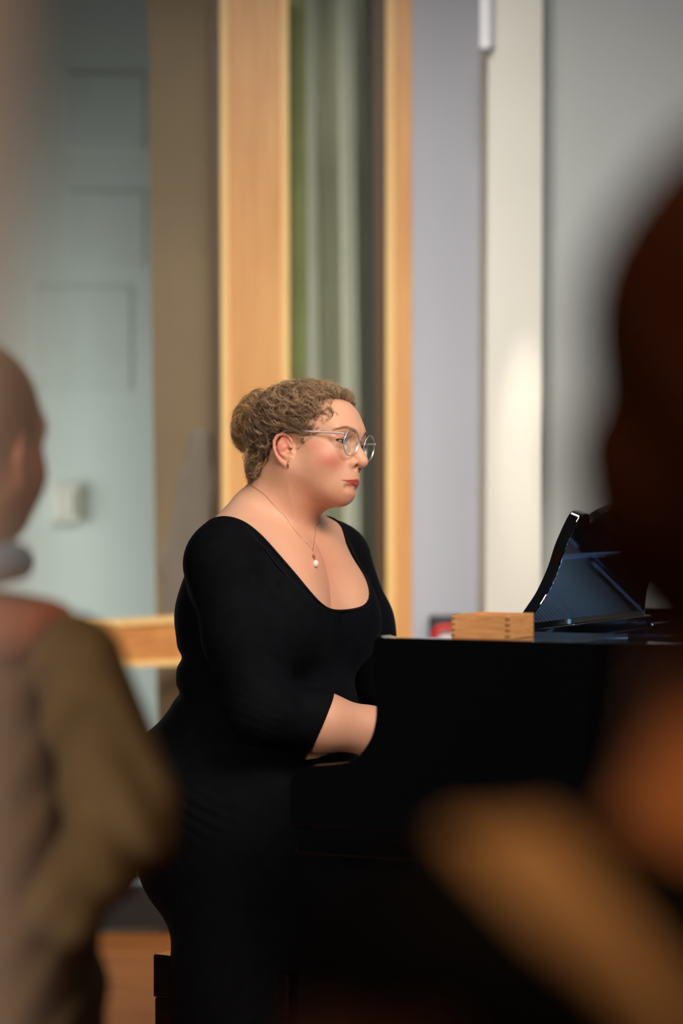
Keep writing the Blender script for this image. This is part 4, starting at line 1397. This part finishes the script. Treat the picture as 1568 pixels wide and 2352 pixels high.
# music desk: leaning board with an S-curved end
LEAN = math.radians(22)
DT0, DQ0, DZ0 = .092, .40, RT + .002
def DK(t, q, h):   # h along the board, t = thickness direction
    return PL(DT0 + h * math.sin(LEAN) + t * math.cos(LEAN), q, DZ0 + h * math.cos(LEAN) - t * math.sin(LEAN))
left_edge = [(.0, .0), (.032, .035), (.058, .07), (.067, .116), (.060, .160), (.066, .200), (.075, .222), (.088, .228), (.122, .229), (.135, .222), (.145, .213), (.165, .216), (.22, .232), (.3, .245), (.36, .247)]
W_ = .36
sp2 = spline(np.array([(a, 0, b) for a, b in left_edge]), 4)
E_ = [(DQ0 + p[0], p[2]) for p in sp2]
E_ += [(2 * (DQ0 + W_) - a, b) for a, b in E_[::-1][1:]]
n = len(E_)
Vm = [DK(0, a, b) for a, b in E_] + [DK(.022, a, b) for a, b in E_]
Fm = [tuple(range(n)), tuple(range(2 * n - 1, n - 1, -1))] + [(i, (i + 1) % n, (i + 1) % n + n, i + n) for i in range(n)]
bevel(obj('music_desk', Vm, Fm, M['desk_lacquer'], pi_, smooth=False), .003, 3)
MB().tube([DK(.020, DQ0 + .62, .15), PL(.34, DQ0 + .62, RT - .06)], .004, 8).build('desk_prop', M['strut'], pi_, smooth=True)

# ------------------------------------------------------------------ wooden box on the piano
bx_ = empty('wooden_box', PL(.178, .085, RT), 'small light wooden box with finger joints and open top on the piano', 'box')
t0, t1, q0, q1, zb_, zt_ = .1275, .229, .028, .146, RT, RT + .0395
th = .006
bevel(MB().box((t0, q0, zb_), (t1, q0 + th, zt_), PL).build('side_panel', M['box_wood'], bx_), .0006, 2)
bevel(MB().box((t0, q1 - th, zb_), (t1, q1, zt_), PL).build('side_panel', M['box_wood'], bx_), .0006, 2)
bevel(MB().box((t0 + .0002, q0 + th, zb_), (t0 + th, q1 - th, zt_ - .0002), PL).build('end_panel', M['box_wood'], bx_), .0006, 2)
bevel(MB().box((t1 - th, q0 + th, zb_), (t1 - .0002, q1 - th, zt_ - .0002), PL).build('end_panel', M['box_wood'], bx_), .0006, 2)
MB().box((t0 + th, q0 + th, zb_), (t1 - th, q1 - th, zb_ + .004), PL).build('base_panel', M['box_wood'], bx_)
for (tc, dt) in ((t0, 1), (t1, -1)):
    for k in range(4):
        z0_ = zb_ + .003 + k * .0092
        for qc in (q0, q1):
            a_, b_ = sorted((tc - dt * .0004, tc + dt * (th)))
            c_, d_ = (qc - .0004, qc + .0052) if qc == q0 else (qc - .0052, qc + .0004)
            MB().box((a_, c_, z0_), (b_, d_, z0_ + .0040), PL).build('finger_joint', M['box_end'], bx_)
MB().box((t1 - .040, q0 + .012, zt_ - .012), (t1 - .008, q1 - .012, zt_ - .004), PL).build('paper_slips', M['white_plastic'], bx_)

# ------------------------------------------------------------------ audience in the foreground
def audience(name, label, O, R, S, sdf_parts, hairf, haircol, skincol, h=.006):
    p_ = empty(name, (O[0], O[1], 0.0), label, 'person')
    return p_

# left listener, olive-beige jacket, seen from the side-back
LO = at(-75, 1040, 2.75)
LR = rotm(-68, 0, 4)
LRf = LR.astype(F4); LOf = LO.astype(F4)
def LT(f, l, z): # torso frame around the neck base
    a = math.radians(30)
    return np.array([LO[0] - .03 + f * math.cos(a) + l * math.sin(a), LO[1] - f * math.sin(a) + l * math.cos(a), z])
def left_skin(p):
    d = head_sdf((p - LOf) @ LRf, ears=True, detail=False)
    d = smin(d, cone(p, LO + np.array([-.01, 0, -.05]), LO + np.array([-.03, 0, -.22]), .055, .062), .03)
    d = smin(d, cone(p, LT(0, -.16, LO[2] - .28), LT(0, .16, LO[2] - .28), .06, .06), .06)
    d = smin(d, cone(p, LT(0, 0, LO[2] - .30), LT(0, 0, LO[2] - .66), .12, .13), .06)
    hp_ = at(190, 2010, 2.55)
    d = smin(d, cone(p, at(330, 1900, 2.66), at(190, 2040, 2.55), .035, .028), .03)
    return d
lp = empty('person', (LO[0], LO[1], 0.0), 'out-of-focus listener at the left edge in an olive-beige jacket with pale blue collar', 'person')
V, F = surface_net(left_skin, LO - np.array([.45, .45, .85]), LO + np.array([.40, .40, .2]), .006)
b2 = obj('body', V, F, M['skin'], lp); color_attr(b2, np.tile(np.array(srgb(205, 142, 118)), (len(V), 1)))
def left_hair(p):
    q = (p - LOf) @ LRf
    d = ell(q, (-.015, 0, .045), (.108, .084, .090))
    d = smin(d, ell(q, (-.055, 0, -.02), (.050, .064, .060)), .03)
    return smax(d, (q[:, 0] - np.interp(q[:, 2], [-.1, -.06, .03, .08, .11, .2], [-.035, -.02, .03, .065, .085, .09])).astype(F4), .01)
V, F = surface_net(left_hair, LO - .18, LO + .18, .006)
h2 = obj('hair', V, F, M['hair'], lp); color_attr(h2, np.tile(np.array(srgb(132, 96, 78)), (len(V), 1)))
LSN = at(185, 1525, 2.60); LEL = at(285, 1880, 2.58)
def jacket(p):
    d = cone(p, LT(-.0, -.12, LO[2] - .285), LT(0, .12, LO[2] - .285), .075, .075)
    d = smin(d, cone(p, LT(0, 0, LO[2] - .32), LT(.0, 0, .50), .165, .20), .08)
    d = smin(d, cone(p, LSN, LEL, .052, .058), .03)
    d = smin(d, cone(p, LEL, at(150, 2080, 2.50), .058, .042), .02)
    d = d + .004 * np.sin(p[:, 2] * 70 + 4 * np.sin(p[:, 0] * 30))
    cut = sph(p, LO + np.array([.0, -.01, -.165]), .130)
    return smax(d, -cut, .01)
V, F = surface_net(jacket, LO - np.array([.55, .60, .95]), LO + np.array([.50, .45, .0]), .008)
M['jacket'] = mat('olive_beige_wool', srgb(108, 88, 56), 0.9, noise=0.15, nscale=20, bump=.3, bscale=500)
obj('jacket', V, F, M['jacket'], lp, label='olive-beige wool jacket')
M['blue_shirt'] = mat('pale_blue_cotton', srgb(140, 200, 242), 0.8, noise=0.05)
M['coral'] = mat('coral_knit', srgb(226, 140, 112), 0.85, noise=0.12, nscale=40)
cpts = [LO + np.array([.0 + .056 * math.cos(a), .060 * math.sin(a), -.136 + .012 * math.cos(a)]) for a in np.linspace(0, 2 * PI, 40)[:-1]]
V1, F1 = tube_np(np.array(cpts), .023, 12, True)
obj('shirt_collar', V1, F1, M['blue_shirt'], lp, label='pale blue shirt collar')
cpts = [LO + np.array([.0 + .094 * math.cos(a), .100 * math.sin(a), -.190 - .012 * math.cos(a)]) for a in np.linspace(0, 2 * PI, 48)[:-1]]
V1, F1 = tube_np(np.array(cpts), .034, 14, True)
obj('scarf', V1, F1, M['coral'], lp, label='coral knitted scarf')

# right listener: long dark hair, very close, back to the camera, sleeveless black top
RO = at(1835, 965, 1.12)
RR = rotm(-70, 0, 5)
RRf = RR.astype(F4); ROf = RO.astype(F4)
def right_skin(p):
    d = head_sdf((p - ROf) @ RRf, ears=False, detail=False)
    d = smin(d, cone(p, RO + np.array([-.005, -.01, -.05]), RO + np.array([-.018, -.03, -.185]), .060, .064), .03)
    for s in (-1, 1):
        d = smin(d, cone(p, RO + np.array([0, -.03, -.225]), RO + np.array([s * .150, -.03, -.262]), .042, .042), .03)
        d = smin(d, cone(p, RO + np.array([s * .188, -.03, -.285]), RO + np.array([s * .235, -.02, -.52]), .045, .044), .02)
        d = smin(d, cone(p, RO + np.array([s * .235, -.02, -.52]), RO + np.array([s * .12, .16, -.64]), .040, .028), .02)
    d = smin(d, cone(p, RO + np.array([0, -.03, -.30]), RO + np.array([0, -.03, -.75]), .11, .14), .08)
    return d
rp = empty('person', (RO[0], RO[1], 0.0), 'out-of-focus listener close at the right edge with dark brown hair, black top and tan strap', 'person')
V, F = surface_net(right_skin, RO - np.array([.40, .35, .85]), RO + np.array([.40, .35, .2]), .006)
b3 = obj('body', V, F, M['skin'], rp); color_attr(b3, np.tile(np.array(srgb(222, 148, 92)), (len(V), 1)))
def right_hair(p):
    q = (p - ROf)
    d = ell(q, (0, -.01, .036), (.102, .112, .110))
    d = smin(d, ell(q, (0, -.03, -.040), (.106, .085, .085)), .04)
    d = smax(d, -ell(q, (.02, .09, -.03), (.08, .06, .09)), .02)
    return d + .003 * np.sin(q[:, 0] * 120 + 3 * np.sin(q[:, 2] * 30))
V, F = surface_net(right_hair, RO - .22, RO + .2, .005)
M['dark_hair'] = tinted('dark_hair', 0.7, spec=0.1)
h3 = obj('hair', V, F, M['dark_hair'], rp); color_attr(h3, np.tile(np.array(srgb(72, 38, 20)), (len(V), 1)))
def right_top(p):
    d = cone(p, RO + np.array([-.15, -.035, -.255]), RO + np.array([.15, -.035, -.255]), .062, .062)
    d = smin(d, cone(p, RO + np.array([0, -.03, -.32]), RO + np.array([0, -.03, -.80]), .150, .17), .06)
    for s in (-1, 1):
        d = smin(d, cone(p, RO + np.array([s * .172, -.03, -.268]), RO + np.array([s * .188, -.03, -.285]), .060, .058), .04)
    q = p - ROf
    d = np.where(np.abs(q[:, 0]) > .160, smax(d, F4(-.258) - q[:, 2], .004), d)
    return smax(d, -sph(p, RO + np.array([-.005, -.04, -.135]), .074), .01)
V, F = surface_net(right_top, RO - np.array([.40, .40, .98]), RO + np.array([.40, .35, -.10]), .007)
obj('sleeveless_top', V, F, M['black_fabric'], rp, label='black short-sleeved top')
M['tan'] = mat('tan_leather', srgb(196, 150, 96), 0.6, noise=0.1, nscale=30, bump=.2)
def strap(p):
    d = right_top(p) - .006
    q = p - ROf
    # diagonal band over the shoulder towards the spine
    s = (q[:, 0] + .132) * F4(.72) + (q[:, 2] + .195) * F4(.694)
    hw = np.interp(q[:, 2], [-.30, -.255, -.22, -.18], [.004, .008, .016, .021]).astype(F4)  # tapers downward in place of the light fading along it
    return smax(d, np.abs(s) - hw, .004)
V, F = surface_net(strap, RO - np.array([.40, .40, .80]), RO + np.array([.30, .10, -.12]), .006)
obj('shoulder_strap', V, F, M['tan'], rp, label='broad tan strap over the left shoulder')
print('scene built')
